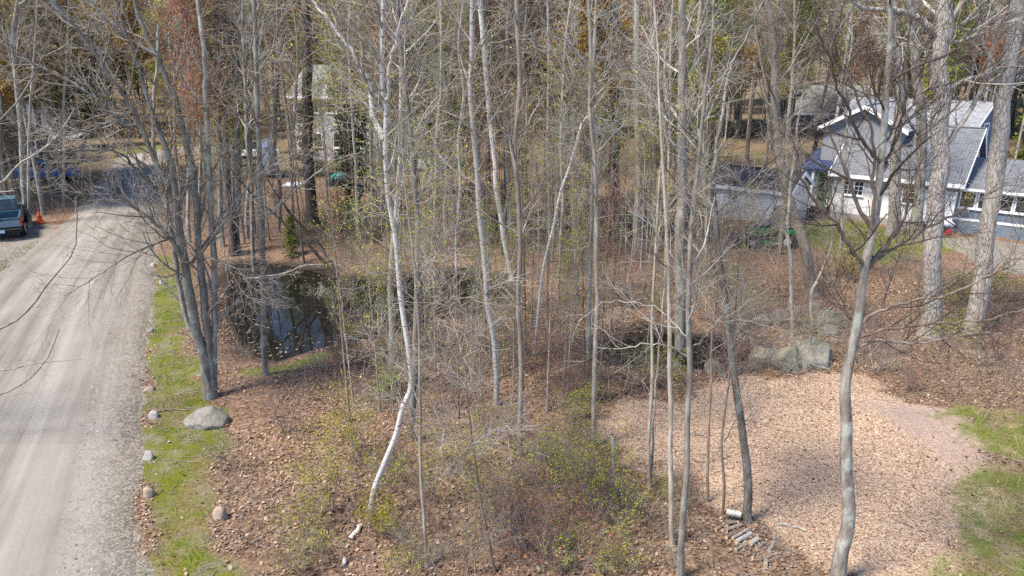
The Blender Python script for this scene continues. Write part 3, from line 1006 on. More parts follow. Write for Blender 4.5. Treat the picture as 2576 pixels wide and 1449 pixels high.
q = P(-60, 425)
H6 = empty('brown_house', (q[0], q[1], q[2] - 0.1), math.radians(24), 'dark brown house with white roof edges at the far left', 'house')
gable_house(H6, 0, 5.6, 0, 8.0, -0.1, 3.0, 5.6, M['brown_siding'], M['shingle_pale'], over=0.4, ridge='y')
for xx in (0.9, 3.6):
    window(H6, xx, 0.0, 1.0, 0.9, 1.15, fr=0.12)
MB().box(5.62, 7.6, 1.0, 6.0, 2.2, 2.32).build('carport_roof', M['shingle_pale'], H6)
for yy in (1.1, 5.8):
    MB().box(7.4, 7.5, yy, yy + 0.1, 0, 2.19).build('carport_post', M['trim'], H6)

# ------------------------------------------------------------------ vehicles
def wheel(root, x, y, r, w, rimm='rim'):
    t = MB().cyl((x, y - w / 2, r), (x, y + w / 2, r), r, S=20).build('wheel', M['rubber'], root, bevel=0.02)
    s = -1 if y < 0 else 1
    MB().cyl((x, y + s * (w / 2 - 0.03), r), (x, y + s * (w / 2 + 0.012), r), r * 0.62, r * 0.52, S=16).build('rim', M[rimm], t)

def car(name, loc, rz, paint, label, L=4.3, W=1.7, suv=False):
    r = empty(name, loc, rz, label, 'car')
    h = 1.62 if suv else 1.42
    low = [(-L / 2, 0.28), (L / 2, 0.28), (L / 2, 0.62), (L / 2 - 0.15, 0.78), (L * 0.22, 0.90), (-L * 0.42, 0.92), (-L / 2, 0.85)]
    b = MB().prism(low, 'y', -W / 2, W / 2).build('body', M[paint], r, bevel=0.06)
    xr = -L * 0.47 if suv else -L * 0.34
    g0, g1, t0, t1 = xr, L * 0.23, xr + (0.15 if suv else 0.45), L * 0.06
    def frust(a0, a1, z0, b0, b1, z1, w0, w1):
        return [(a0, -w0, z0), (a1, -w0, z0), (a1, w0, z0), (a0, w0, z0), (b0, -w1, z1), (b1, -w1, z1), (b1, w1, z1), (b0, w1, z1)], [(0, 3, 2, 1), (4, 5, 6, 7), (0, 1, 5, 4), (1, 2, 6, 5), (2, 3, 7, 6), (3, 0, 4, 7)]
    V, F = frust(g0, g1, 0.905, t0, t1, h - 0.06, W / 2 - 0.08, W / 2 - 0.24)
    MB().poly(V, F).build('windows', M['glass'], r, bevel=0.03)
    V, F = frust(t0 - 0.02, t1 + 0.02, h - 0.07, t0 + 0.1, t1 - 0.1, h, W / 2 - 0.235, W / 2 - 0.3)
    MB().poly(V, F).build('roof', M[paint], r, bevel=0.03)
    for xx in (g0 + 0.62 * (t0 - g0) - 0.02, (t0 + t1) / 2, t1 + 0.02):
        for s in (-1, 1):
            MB().cyl((xx, s * (W / 2 - 0.085), 0.90), (xx * 0.9 + 0.1 * t1, s * (W / 2 - 0.232), h - 0.06), 0.035, S=6).build('pillar', M[paint], r)
    for xx in (-L * 0.31, L * 0.31):
        for s in (-1, 1):
            wheel(r, xx, s * (W / 2 - 0.09), 0.31, 0.2)
    for s in (-1, 1):
        MB().box(L / 2 - 0.06, L / 2 + 0.012, s * W * 0.36 - 0.18, s * W * 0.36 + 0.18, 0.58, 0.72).build('headlight', M['rim'], r)
        MB().box(-L / 2 - 0.012, -L / 2 + 0.06, s * W * 0.38 - 0.14, s * W * 0.38 + 0.14, 0.62, 0.80).build('tail_light', M['red_lamp'], r)
    return r

q = P(120, 452)
car('parked_car', q, math.radians(12), 'car_blue', 'bright blue car parked among trees left of the road', 4.2)
q = P(640, 398)
car('parked_car', q, math.radians(-8), 'car_white', 'white car parked left of the tall pale house', 4.3, suv=True)
q = P(1098, 425)
car('parked_car', q, math.radians(60), 'car_silver', 'silver car parked deep in the woods right of the tall house', 4.3)

# pickup at the left edge, tail towards the road
q = P(8, 607)
TK = empty('pickup_truck', (q[0], q[1], q[2]), math.radians(122), 'dark blue-green pickup truck parked tail-out on the gravel at left', 'truck')
# local: x forward, rear bumper at x=0
MB().box(0.25, 5.3, -0.80, 0.80, 0.42, 0.60).build('chassis', M['black'], TK)
MB().box(0.22, 2.15, -0.90, -0.78, 0.60, 1.12).build('bed_side', M['truck_paint'], TK, bevel=0.03)
MB().box(0.22, 2.15, 0.78, 0.90, 0.60, 1.12).build('bed_side', M['truck_paint'], TK, bevel=0.03)
MB().box(0.24, 2.15, -0.77, 0.77, 0.605, 0.66).build('bed_floor', M['black'], TK)
tg = MB().box(0.13, 0.21, -0.885, 0.885, 0.62, 1.11).build('tailgate', M['truck_paint'], TK, bevel=0.02)
MB().box(0.105, 0.127, -0.86, 0.86, 0.66, 0.95).build('tailgate_panel', M['truck_silver'], tg)
MB().box(0.09, 0.104, -0.14, 0.14, 0.99, 1.05).build('handle', M['black'], tg)
bmp = MB().box(-0.10, 0.14, -0.90, 0.90, 0.40, 0.58).build('bumper', M['black'], TK, bevel=0.03)
MB().box(-0.112, -0.102, -0.16, 0.16, 0.42, 0.57).build('licence_plate', M['plate'], bmp)
for s in (-1, 1):
    MB().box(0.10, 0.215, s * 0.895 - 0.05, s * 0.895 + 0.05, 0.66, 1.06).build('tail_light', M['red_lamp'], TK)
MB().prism([(2.2, 0.55), (5.3, 0.55), (5.32, 0.95), (5.2, 1.08), (4.0, 1.16), (2.2, 1.16)], 'y', -0.88, 0.88).build('cab_body', M['truck_paint'], TK, bevel=0.05)
MB().prism([(2.22, 1.165), (3.95, 1.165), (3.35, 1.70), (2.35, 1.70)], 'y', -0.76, 0.76).build('windows', M['glass'], TK, bevel=0.04)
MB().prism([(2.33, 1.705), (3.38, 1.705), (3.25, 1.78), (2.42, 1.78)], 'y', -0.74, 0.74).build('cab_roof', M['truck_paint'], TK, bevel=0.03)
for xx in (1.05, 4.35):
    for s in (-1, 1):
        wheel(TK, xx, s * 0.82, 0.37, 0.24)

# traffic cone with a stick
q = P(102, 560)
CN = empty('traffic_cone', q, 0.3, 'orange traffic cone with a thin stick standing in its top', 'cone')
MB().box(-0.19, 0.19, -0.19, 0.19, 0.0, 0.04).build('base', M['orange'], CN, bevel=0.015)
MB().cyl((0, 0, 0.04), (0, 0, 0.62), 0.15, 0.04, S=18).build('body', M['orange'], CN)
MB().cyl((0, 0, 0.30), (0, 0, 0.40), 0.109, 0.091, S=18, cap=False).build('band', M['red'], CN)
MB().cyl((0, 0, 0.45), (0.02, 0.0, 1.15), 0.014, 0.01, S=6).build('stick', M['dead_wood'], CN)

def blob(name, loc, rad, rz, m, label, cat, seed, sub=4, rough=0.18, flatten=True, freq=1.6, parent=None, cut=None, group=None):
    """irregular rounded solid: boulder, tarp heap"""
    import bmesh
    bm = bmesh.new()
    bmesh.ops.create_icosphere(bm, subdivisions=sub, radius=1.0)
    rg = np.random.default_rng(seed)
    V = np.array([v.co[:] for v in bm.verts])
    dirs = rg.normal(0, 1, (34, 3))
    dirs /= np.linalg.norm(dirs, axis=1, keepdims=True)
    off = rg.uniform(0.68, 1.0, 34)
    r = np.ones(len(V))
    for d_, o_ in zip(dirs, off):
        c_ = V @ d_
        r = np.where(c_ > 0.05, np.minimum(r, o_ / np.maximum(c_, 0.05)), r)
    nz = 0
    for i_ in range(5):
        kf = freq * (1.8 ** i_)
        ph = rg.uniform(0, 6.28, 3)
        dv = rg.normal(0, 1, (3, 3))
        nz = nz + np.sin((V @ dv.T) * kf * 1.7 + ph).prod(1) / (1.7 ** i_)
    V = V * (r * (1 + rough * nz))[:, None]
    V = V * np.array(rad)
    if flatten:
        V[:, 2] = np.where(V[:, 2] < -rad[2] * 0.35, -rad[2] * 0.35, V[:, 2])
        V[:, 2] += rad[2] * 0.28
    for v_, c_ in zip(bm.verts, V):
        v_.co = c_
    me = bpy.data.meshes.new(name)
    bm.to_mesh(me)
    bm.free()
    me.polygons.foreach_set('use_smooth', np.ones(len(me.polygons), dtype=bool))
    o = new_obj(name, me, parent, m)
    o.location = tuple(float(v) for v in loc)
    o.rotation_euler = (0, 0, rz)
    return tag(o, label, cat, group)

# garden tractor under a grey cover
q = P(1938, 618)
TR = empty('garden_tractor', (q[0], q[1], q[2]), math.radians(172), 'green garden tractor half under a dark grey cover near the shed', 'tractor')
MB().prism([(0.15, 0.42), (0.98, 0.40), (1.02, 0.62), (0.92, 0.72), (0.15, 0.80)], 'y', -0.26, 0.26).build('hood', M['tractor_green'], TR, bevel=0.04)
MB().box(-0.85, 1.0, -0.16, 0.16, 0.25, 0.40).build('chassis', M['black'], TR)
MB().prism([(-0.85, 0.55), (-0.15, 0.55), (-0.2, 0.72), (-0.8, 0.74)], 'y', -0.45, 0.45).build('rear_fender', M['tractor_green'], TR, bevel=0.04)
MB().box(-0.25, 0.6, -0.5, 0.5, 0.13, 0.24).build('mower_deck', M['tractor_green'], TR, bevel=0.03)
for xx, yy, rr in ((0.78, -0.40, 0.19), (0.78, 0.40, 0.19), (-0.5, -0.42, 0.27), (-0.5, 0.42, 0.27)):
    wheel(TR, xx, yy, rr, 0.16)
MB().box(1.03, 1.09, -0.22, 0.22, 0.22, 0.45).build('bumper', M['white_plastic'], TR)
cv = blob('cover', (-0.42, 0, 0.70), (0.62, 0.52, 0.78), 0.2, M['tarp_grey'], None, None, 5, sub=4, rough=0.10, parent=TR)
cv2 = blob('cover', (0.25, 0, 0.83), (0.50, 0.30, 0.16), 0.1, M['tarp_grey'], None, None, 6, sub=3, rough=0.12, parent=TR)

TR.scale = (1.25, 1.25, 1.25)
# things round the pale house and cottage
q = P(676, 440)
blob('tarped_boat', (q[0], q[1], q[2] + 0.3), (0.75, 2.2, 2.1), 0.5, M['tarp_blue'], 'tall thing wrapped in pale blue tarp beside the white car', 'tarp', 31, rough=0.10)
q = P(866, 468)
blob('teal_tarp', (q[0], q[1], q[2] + 0.1), (1.35, 0.8, 0.85), 0.1, M['tarp_teal'], 'low heap under a teal tarp in the woods behind the pond', 'tarp', 33, rough=0.10)
q = P(738, 470)
bt = empty('upturned_dinghy', (q[0], q[1], q[2]), 0.3, 'small white upturned dinghy left of the teal tarp', 'boat')
hull = []
for i, xx in enumerate(np.linspace(-0.75, 0.75, 9)):
    w_ = 0.36 * (1 - abs(xx / 0.8) ** 2.6) + 0.03
    h_ = 0.30 * (1 - abs(xx / 0.85) ** 3) + 0.04
    hull.append([(xx, -w_, 0.03), (xx, -w_ * 0.9, h_ * 0.6), (xx, -w_ * 0.35, h_), (xx, w_ * 0.35, h_), (xx, w_ * 0.9, h_ * 0.6), (xx, w_, 0.03)])
def hull_mesh(par, sx, sy, sz, m):
    V = [(p[0] * sx, p[1] * sy, p[2] * sz) for rr in hull for p in rr]
    F = [(i * 6 + j, i * 6 + j + 1, i * 6 + 6 + j + 1, i * 6 + 6 + j) for i in range(8) for j in range(5)]
    F += [tuple(range(6))[::-1], tuple(range(48, 54))] + [tuple([i * 6 for i in range(9)] + [i * 6 + 5 for i in range(8, -1, -1)])]
    return MB().poly(V, F).build('hull', m, par, smooth=True)
hull_mesh(bt, 1, 1, 1, M['white_plastic'])
MB().box(-0.6, 0.6, -0.02, 0.02, 0.33, 0.36).build('keel', M['white_plastic'], bt)

q = P(2360, 584)
rb = empty('upturned_rowboat', (q[0] - 0.1, q[1] + 0.3, q[2] + 0.32), ROT, 'white upturned rowboat on trestles against the blue porch skirt', 'boat')
hull_mesh(rb, 1.25, 1.0, 1.5, M['white_plastic'])
for xx in (-0.55, 0.55):
    MB().box(xx - 0.05, xx + 0.05, -0.3, 0.3, -0.36, 0.02).build('trestle', M['dark_wood'], rb)
q = P(2385, 592)
rc = empty('red_can', (q[0], q[1], q[2]), 0.4, 'red plastic fuel can on the grass by the upturned rowboat', 'can')
MB().box(-0.15, 0.15, -0.1, 0.1, 0, 0.26).build('body', M['red'], rc, bevel=0.04)
MB().cyl((0.08, 0, 0.25), (0.13, 0, 0.36), 0.03, 0.02, S=8).build('spout', M['red'], rc)
MB().box(-0.10, 0.03, -0.02, 0.02, 0.29, 0.32).build('handle', M['red'], rc)
q = P(2572, 600)
for i in range(6):
    o = MB().box(-1.0 + 0.04 * (i % 3), 1.0 + 0.04 * (i % 2), -0.35, 0.35 + 0.03 * (i % 2), 0.02 + i * 0.105, 0.115 + i * 0.105).build('white_panel', M['white_plastic'], None, bevel=0.01)
    o.location = (q[0] + 0.3, q[1], q[2])
    o.rotation_euler = (0, 0, ROT + 0.2)
    tag(o, ['lowest', 'second lowest', 'third lowest', 'fourth lowest', 'fifth lowest', 'topmost'][i] + ' white panel of the stack at the right edge', 'panel', 'stacked white panels')

# ------------------------------------------------------------------ boulders
ROCKS = [
    (508, 1078, 92, 36, 'rock', 'large grey speckled boulder on the mossy verge by the maple clump'),
    (383, 1054, 28, 19, 'rock_pale', 'pale rounded stone on the road edge left of the large boulder'),
    (370, 1158, 24, 18, 'rock_pale', 'small whitish stone at the road edge below the large boulder'),
    (370, 1252, 27, 23, 'rock_pink', 'round tan stone at the road edge on bright moss'),
    (553, 1308, 32, 31, 'rock_pink', 'pinkish stone lying where moss meets dead leaves'),
    (373, 986, 24, 11, 'rock_pink', 'flat brownish stone at the road edge above the large boulder'),
    (408, 716, 15, 13, 'rock_pale', 'small pale stone on the far verge near the road'),
    (384, 672, 14, 8, 'rock_pale', 'small flat stone at the far road edge'),
    (375, 836, 20, 9, 'rock', 'flat grey stone at the road edge halfway along the verge'),
    (2052, 922, 116, 46, 'rock', 'long pale lichened boulder slab at the right of the boulder group'),
    (1930, 926, 84, 46, 'rock_moss', 'greenish-brown boulder at the left of the boulder group'),
    (1990, 932, 70, 48, 'rock_moss', 'tall mossy boulder in the middle of the boulder group'),
    (2050, 888, 52, 34, 'rock', 'blocky grey boulder standing behind the long pale slab'),
    (1966, 816, 42, 36, 'rock', 'grey boulder at the foot of a thin trunk above the group'),
    (2082, 822, 62, 34, 'rock_moss', 'broad flat-topped boulder on the slope above the long slab'),
    (2086, 845, 46, 20, 'rock', 'thin bluish slab of stone below the flat-topped boulder'),
    (1922, 820, 50, 22, 'rock_moss', 'low mossy stone left of the upper grey boulder'),
    (2053, 780, 30, 17, 'rock', 'small grey stone furthest up the slope by the leaning trunk'),
    (2102, 866, 18, 12, 'rock', 'small stone right of the long pale slab'),
    (1798, 938, 48, 27, 'rock_moss', 'mossy stone at the right end of the small pool'),
    (1706, 930, 27, 16, 'rock', 'pale stone at the near edge of the small pool'),
]
for i, (x, y, w, h, m, lab) in enumerate(ROCKS):
    q = P(x, y)
    s = pxm(x, y, q[1])
    ww = w * s / 2 * 1.32
    hh = max(h * s * 1.0, 0.05)
    blob('boulder' if w > 40 else 'stone', (q[0], q[1] + ww * 0.5, q[2] - hh * 0.22), (ww, ww * 0.75, hh * 1.15), (i * 0.7) % 0.6 - 0.3, M[m], lab, 'boulder' if w > 40 else 'stone', 100 + i, sub=5 if w > 40 else 3, rough=0.035)

# ------------------------------------------------------------------ firewood and sticks
def stick(name, pts, w0, w1, m, label, cat, zoff=0.0, cap=None, group=None, S=8):
    W = []
    for (x, y) in pts:
        q = P(x, y)
        r = w0 * pxm(x, y, q[1]) / 2
        W.append((q[0], q[1], q[2] + r * 0.8 + zoff))
    W = np.array(W)
    s = pxm(pts[0][0], pts[0][1], W[0][1])
    n = max(8, 4 * len(pts))
    C = resample(W, n)
    if len(pts) > 1 and name != 'log':
        C[1:-1] += RNG.normal(0, 0.012, (n - 2, 3))
    Rr = np.linspace(w0, w1, n) * s / 2
    c0 = C.mean(0)
    if cap is None:
        V, F = tubes(C[None] - c0, Rr[None], S)
        me = mesh_np(name, V, F)
        o = new_obj(name, me, None, m)
        o.location = tuple(c0)
    else:
        o = empty(name, c0)
        V, F = tubes(C[None] - c0, Rr[None], 14)
        new_obj('bark', mesh_np('bark', V, F), o, m)
        for (a, b, rr) in ((C[1], C[0], Rr[0]), (C[-2], C[-1], Rr[-1])):
            d = (b - a) / np.linalg.norm(b - a)
            p = b - c0
            MB().cyl(tuple(p - d * 0.01), tuple(p + d * 0.004), rr * 0.97, S=14).build('cut_end', cap, o)
    return tag(o, label, cat, group)

def Z(x, y):
    return ((2120 + x / 8.05) / 1.1925, (1520 + y / 8.05) / 1.1925)
LOGS = [((460, 300), (800, 370), 150, 'bark_birch', 0.12, 'thick white birch log lying on top of the firewood heap'),
        ((390, 470), (690, 430), 80, 'bark_tan', 0.03, 'short tan log directly under the thick birch log'),
        ((380, 620), (830, 470), 105, 'bark_tan', 0.0, 'long tan log second from the top of the heap'),
        ((470, 770), (880, 570), 95, 'bark_brown', 0.0, 'brown log in the middle of the firewood heap'),
        ((620, 790), (980, 580), 85, 'bark_grey', 0.0, 'slim grey log just below the brown one'),
        ((700, 890), (1060, 680), 115, 'bark_birch_grey', 0.0, 'stout pale grey log with flaking bark low in the heap'),
        ((700, 1060), (960, 910), 80, 'bark_grey', 0.0, 'lowest grey log at the front of the heap'),
        ((1050, 930), (1220, 820), 130, 'bark_birch_grey', 0.0, 'short fat log with pale bark just right of the heap'),
        ((1190, 1030), (1400, 900), 75, 'bark_grey', 0.0, 'slim grey log lying apart right of the heap'),
        ((1500, 1100), (1620, 900), 100, 'bark_grey', 0.0, 'grey log furthest right of the heap'),
        ((210, 580), (360, 500), 85, 'bark_brown', 0.0, 'dark log end poking out left of the heap'),
        ((1410, 1470), (1440, 1330), 110, 'bark_grey', 0.0, 'grey log on the leaves below the firewood heap')]
for a, b, w, m, z, lab in LOGS:
    stick('log', [Z(*a), Z(*b)], w / 8.05 / 1.1925, w / 8.05 / 1.1925 * 0.94, M[m], lab, 'log', z, M['cut_wood'], 'firewood logs')
STICKS = [([Z(1200, 1350), Z(1500, 1250), Z(1740, 1140)], 3.6, 1.8, 'dead_wood', 0.03, 'pale bare stick below the firewood heap'),
          ([(1955, 1320), (1990, 1325), (2027, 1338)], 8, 4, 'bark_grey', 0, 'grey fallen branch on the mulch right of the firewood'),
          ([(1736, 1093), (1770, 1098)], 6, 4, 'bark_grey', 0, 'short fallen branch on the mulch behind the pale sapling'),
          ([(383, 1038), (430, 1032), (480, 1034)], 5, 2.5, 'dead_wood', 0, 'thin dead stick across the moss above the large boulder'),
          ([(882, 1360), (908, 1326)], 13, 12, 'bark_birch', 0, 'broken birch log piece in the leaves below the birch'),
          ([(863, 1430), (869, 1408)], 12, 11, 'bark_birch', 0, 'short birch log piece near the bottom edge'),
          ([(1398, 1338), (1428, 1364)], 13, 11, 'bark_birch_grey', 0, 'short grey log among reddish brush near the bottom'),
          ([(1455, 1414), (1498, 1400)], 9, 7, 'bark_birch', 0, 'whitish log piece near the bottom edge'),
          ([(615, 718), (720, 705), (770, 692), (860, 684)], 5, 3, 'dead_wood', 0.25, 'long thin dead pole leaning across the pond'),
          ([(817, 628), (877, 615)], 4, 3, 'dead_wood', 0.02, 'short pale pole on the bank behind the pond'),
          ([(1100, 873), (1146, 859)], 7, 5, 'bark_tan', 0, 'brown fallen log on the near bank of the pond'),
          ([(905, 590), (980, 640), (1010, 652)], 3.5, 2, 'dead_wood', 0.3, 'pale fallen branch behind the white birch'),
          ([(1080, 812), (1180, 806)], 5, 4, 'dead_wood', 0.02, 'dead pole along the near edge of the pond'),
          ([(2068, 838), (2110, 852), (2140, 842)], 4, 2.5, 'dead_wood', 0.03, 'dead branch among the upper boulders'),
          ([(1985, 905), (2035, 930), (2085, 945)], 3.5, 2, 'dead_wood', 0.18, 'thin pale branch fallen over the boulder group')]
for pts, w0, w1, m, z, lab in STICKS:
    stick('fallen_branch', pts, w0, w1, M[m], lab, 'branch', z)
# ------------------------------------------------------------------ trees
def build_tree(root, C, R, limbs, bark, twig, leaf, rng, n1=16, t0=0.35, ang1=0.85, L1=2.6, n2=5, L2=1.1, n3=5, L3=0.55, n4=3, L4=0.28,
               trop=0.10, nl=9, leafn=0.0, leafsize=0.036, S=10, rtw=0.0038, limb_bark=None, wig=0.13, t1=0.98):
    """trunk polyline C (K,3) in local space, radii R; limbs: list of (polyline, radii)"""
    V, F = tubes(C[None], R[None], S)
    new_obj('trunk', mesh_np('trunk', V, F), root, bark)
    sets = []
    for (lc, lr) in limbs:
        V, F = tubes(lc[None], lr[None], 7)
        new_obj('limb', mesh_np('limb', V, F), root, limb_bark or bark)
    br, tw = Acc(), Acc()
    p2, r2 = [], []
    if n1:
        B1, R1 = spawn(C[None], R[None], n1, t0, t1, ang1, L1, 7, rng, trop, wig, 0.55, 0.006, 0.3, 0.55)
        br.add(*tubes(B1, R1, 5))
        B2, R2 = spawn(B1, R1, n2, 0.2, 0.98, 0.75, L2, 5, rng, trop * 0.9, wig * 1.1, 0.65, 0.006, 0.4, 0.4)
        p2.append(B2)
        r2.append(R2)
    if limbs:
        LC = np.stack([resample(l[0], 12) for l in limbs])
        LR = np.stack([np.interp(np.linspace(0, 1, 12), np.linspace(0, 1, len(l[1])), l[1]) for l in limbs])
        BL, RL_ = spawn(LC, LR, nl, 0.12, 1.0, 0.7, L2 * 1.15, 5, rng, trop * 0.9, wig * 1.1, 0.6, 0.006, 0.4, 0.35)
        p2.append(BL)
        r2.append(RL_)
    if p2:
        B2, R2 = np.concatenate(p2), np.concatenate(r2)
        br.add(*tubes(B2, R2, 4))
        B3, R3 = spawn(B2, R2, n3, 0.15, 1.0, 0.7, L3, 4, rng, trop * 0.6, wig * 1.2, 0.6, rtw, 0.5, 0.3)
        tw.add(*tubes(B3, R3, 3))
        if n4:
            B4, R4 = spawn(B3, R3, n4, 0.2, 1.0, 0.65, L4, 3 if False else 2, rng, trop * 0.4, wig, 0.7, rtw * 0.85, 0.5, 0.2)
            tw.add(*tubes(B4, R4, 3))
        else:
            B4 = B3
        tag(new_obj('branches', br.mesh('branches'), root, twig), kind='stuff')
        tag(new_obj('twigs', tw.mesh('twigs'), root, twig), kind='stuff')
        if leafn > 0 and leaf is not None:
            ends = B4[:, -1]
            mids = B4[:, B4.shape[1] // 2 - (1 if B4.shape[1] == 2 else 0)]
            allp = np.concatenate([ends, mids, B3[:, -1]])
            # leafing comes in clusters: keep whole neighbourhoods
            key = np.sin(allp[:, 0] * 1.3 + 2.0) + np.sin(allp[:, 1] * 1.1) + np.sin(allp[:, 2] * 0.9 + 1.0) + rng.normal(0, 0.8, len(allp))
            kk = int(len(allp) * min(leafn, 1.0))
            sel = np.argsort(-key)[:kk]
            pos = allp[sel] + rng.normal(0, 0.03, (kk, 3))
            if leafn > 1:
                pos = np.concatenate([pos, allp[sel] + rng.normal(0, 0.06, (kk, 3))])
            V, F = leaf_quads(pos, leafsize, rng)
            tag(new_obj('leaves', mesh_np('leaves', V, F, False), root, leaf), kind='stuff')
    return root

def straight_trunk(H, r0, rng, K=22, lean=0.02, curve=0.10, top=0.12):
    z = np.linspace(0, 1, K)
    C = np.zeros((K, 3))
    a = rng.uniform(0, 6.28)
    C[:, 0] = H * lean * math.cos(a) * z + np.cumsum(rng.normal(0, curve * H / 200, K))
    C[:, 1] = H * lean * math.sin(a) * z + np.cumsum(rng.normal(0, curve * H / 200, K))
    C[:, :2] -= C[0, :2]
    C[:, 2] = z * H - 0.12
    R = r0 * (1 - (1 - top) * z ** 0.85)
    R *= 1 + 0.4 * np.exp(-(z * H) / 0.25)
    return C, R

def hand_tree(name, label, cat, pts, w0, w1, ext, bark, twig, leaf=None, limbs=(), seed=0, lean=0.0, group=None, limb_bark=None, depth=None, **kw):
    """a tree traced where it stands: pts climb from the base; limbs are (pts, w0, w1, drift in depth)"""
    rng = np.random.default_rng(1000 + seed)
    base = P(*pts[0]) if depth is None else at_depth(pts[0][0], pts[0][1], depth)
    Y0 = base[1]
    W = [base]
    for i, (x, y) in enumerate(pts[1:]):
        W.append(at_depth(x, y, Y0 + lean * (i + 1) / len(pts)))
    W = np.array(W)
    K = max(12, 5 * len(pts))
    s = pxm(pts[0][0], pts[0][1], Y0)
    C = resample(W, K)
    R = np.linspace(w0, w1, K) * s / 2
    seg = np.linalg.norm(np.diff(C, axis=0), axis=1)
    if ext > 0:
        d = C[-1] - C[-4]
        d /= np.linalg.norm(d)
        E, r_ = [], []
        p = C[-1]
        for i in range(8):
            p = p + d * ext / 8
            d = d * 0.9 + np.array([rng.normal(0, 0.05), rng.normal(0, 0.05), 0.14])
            d /= np.linalg.norm(d)
            E.append(p)
            r_.append(R[-1] * (1 - 0.8 * (i + 1) / 8))
        C = np.vstack([C, E])
        R = np.concatenate([R, r_])
    C[0, 2] -= 0.15
    wob = np.stack([np.interp(np.linspace(0, 1, len(C)), np.linspace(0, 1, 14), rng.normal(0, 0.22, 14)) for _ in range(3)], 1)
    C[1:-1] += wob[1:-1] * R[1:-1, None]
    R = R * (1 + np.interp(np.linspace(0, 1, len(R)), np.linspace(0, 1, 9), rng.normal(0, 0.04, 9)))
    d0 = np.linalg.norm(C - C[0], axis=1)
    R = R * (1 + 0.42 * np.exp(-d0 / (0.10 + 2.2 * R[0])))
    root = empty(name, base, 0, label, cat, group)
    L = []
    for (lp, a, b, drift) in limbs:
        W = np.array([at_depth(x, y, Y0 + drift * i / max(1, len(lp) - 1)) for i, (x, y) in enumerate(lp)])
        k2 = max(10, 4 * len(lp))
        lc = resample(W, k2)
        lc[1:] += rng.normal(0, 0.012, (k2 - 1, 3))
        L.append((lc - base, np.linspace(a, b, k2) * s / 2))
    return build_tree(root, C - base, R, L, bark, twig, leaf, rng, limb_bark=limb_bark, **kw)

B_ = M
# ---- the roadside maple clump: three stems and long limbs over the road
hand_tree('maple_tree', 'multi-stemmed grey maple clump at the road edge with long limbs over the road', 'tree',
          [(528, 1000), (512, 900), (493, 816), (478, 730), (467, 670), (450, 583), (440, 480), (425, 400), (400, 330)], 27, 11, 4, B_['bark_maple'], B_['twig'], B_['leaf_orange'],
          limbs=[([(415, 460), (367, 353), (333, 277), (293, 217), (253, 157), (197, 77), (130, 3), (90, -60)], 11.2, 4.7, -1.5),
                 ([(535, 985), (528, 883), (510, 716), (500, 600), (490, 480), (460, 317), (440, 247), (410, 177), (383, 117), (350, 43), (335, -40), (320, -150)], 21.2, 8.1, 0.6),
                 ([(540, 980), (538, 900), (541, 750), (537, 616), (530, 480), (520, 300), (513, 133), (500, 17), (495, -80), (490, -220)], 17.5, 8.1, 1.0),
                 ([(395, 140), (317, 93), (250, 33), (215, -20)], 8.1, 4.1, -0.5),
                 ([(372, 360), (350, 323), (283, 310), (233, 320), (167, 340), (110, 352)], 8.1, 2.7, -1.0),
                 ([(462, 650), (420, 590), (350, 530), (287, 486), (240, 470)], 10.0, 4.1, -1.2),
                 ([(400, 480), (345, 430), (300, 383), (227, 377), (160, 385)], 7.5, 2.7, -0.8),
                 ([(340, 330), (300, 300), (257, 263), (213, 227), (160, 197), (110, 170), (40, 140)], 8.1, 3.0, -1.6),
                 ([(447, 590), (400, 612), (330, 640), (250, 690), (160, 745)], 5.0, 1.9, -1.0),
                 ([(500, 860), (470, 800), (440, 640), (425, 540), (400, 440), (385, 330), (390, 200), (400, 60)], 13.8, 5.4, 0.8),
                 ([(505, 640), (560, 560), (600, 500), (640, 450), (690, 415), (760, 380)], 7.5, 2.7, 0.8),
                 ([(512, 645), (560, 660), (600, 680), (625, 715), (632, 745)], 4.4, 1.9, -0.5)],
          seed=1, leafn=0.16, leafsize=0.05, n1=10, L1=2.2, nl=14, L2=1.3, n3=7, n4=4, rtw=0.0034)
hand_tree('maple_tree', 'straight grey maple standing at the near left edge of the pond', 'tree',
          [(667, 945), (665, 850), (663, 750), (659, 600), (657, 483), (650, 300), (645, 150), (640, 0)], 16, 9, 5, B_['bark_maple'], B_['twig'], B_['leaf_orange'],
          limbs=[([(657, 470), (620, 440), (585, 400), (560, 340)], 4, 1.5, 0.5), ([(655, 560), (720, 500), (790, 440), (850, 400), (905, 385)], 6, 2, 1.0)],
          seed=2, t0=0.5, n1=14, L1=2.0, leafn=0.26)
hand_tree('pine_tree', 'thick dark pine trunk behind the pond in front of the tall pale house', 'tree',
          [(784, 565), (780, 450), (777, 300), (775, 150), (772, 0)], 27, 20, 7, B_['bark_dark'], B_['twig_dark'], None, seed=3, t0=0.6, n1=12, L1=2.2)
hand_tree('tree', 'dark forked trunk just right of the maple clump', 'tree',
          [(588, 650), (580, 560), (573, 483), (567, 300), (555, 180), (560, 120)], 20, 9, 0.5, B_['bark_dark'], B_['twig_dark'], None,
          limbs=[([(556, 175), (573, 110), (597, 57), (610, 0)], 9, 4, 0.3), ([(556, 178), (545, 110), (540, 40), (530, -40)], 8, 4, 0.6)], seed=4, t0=0.5, n1=8, L1=1.6)
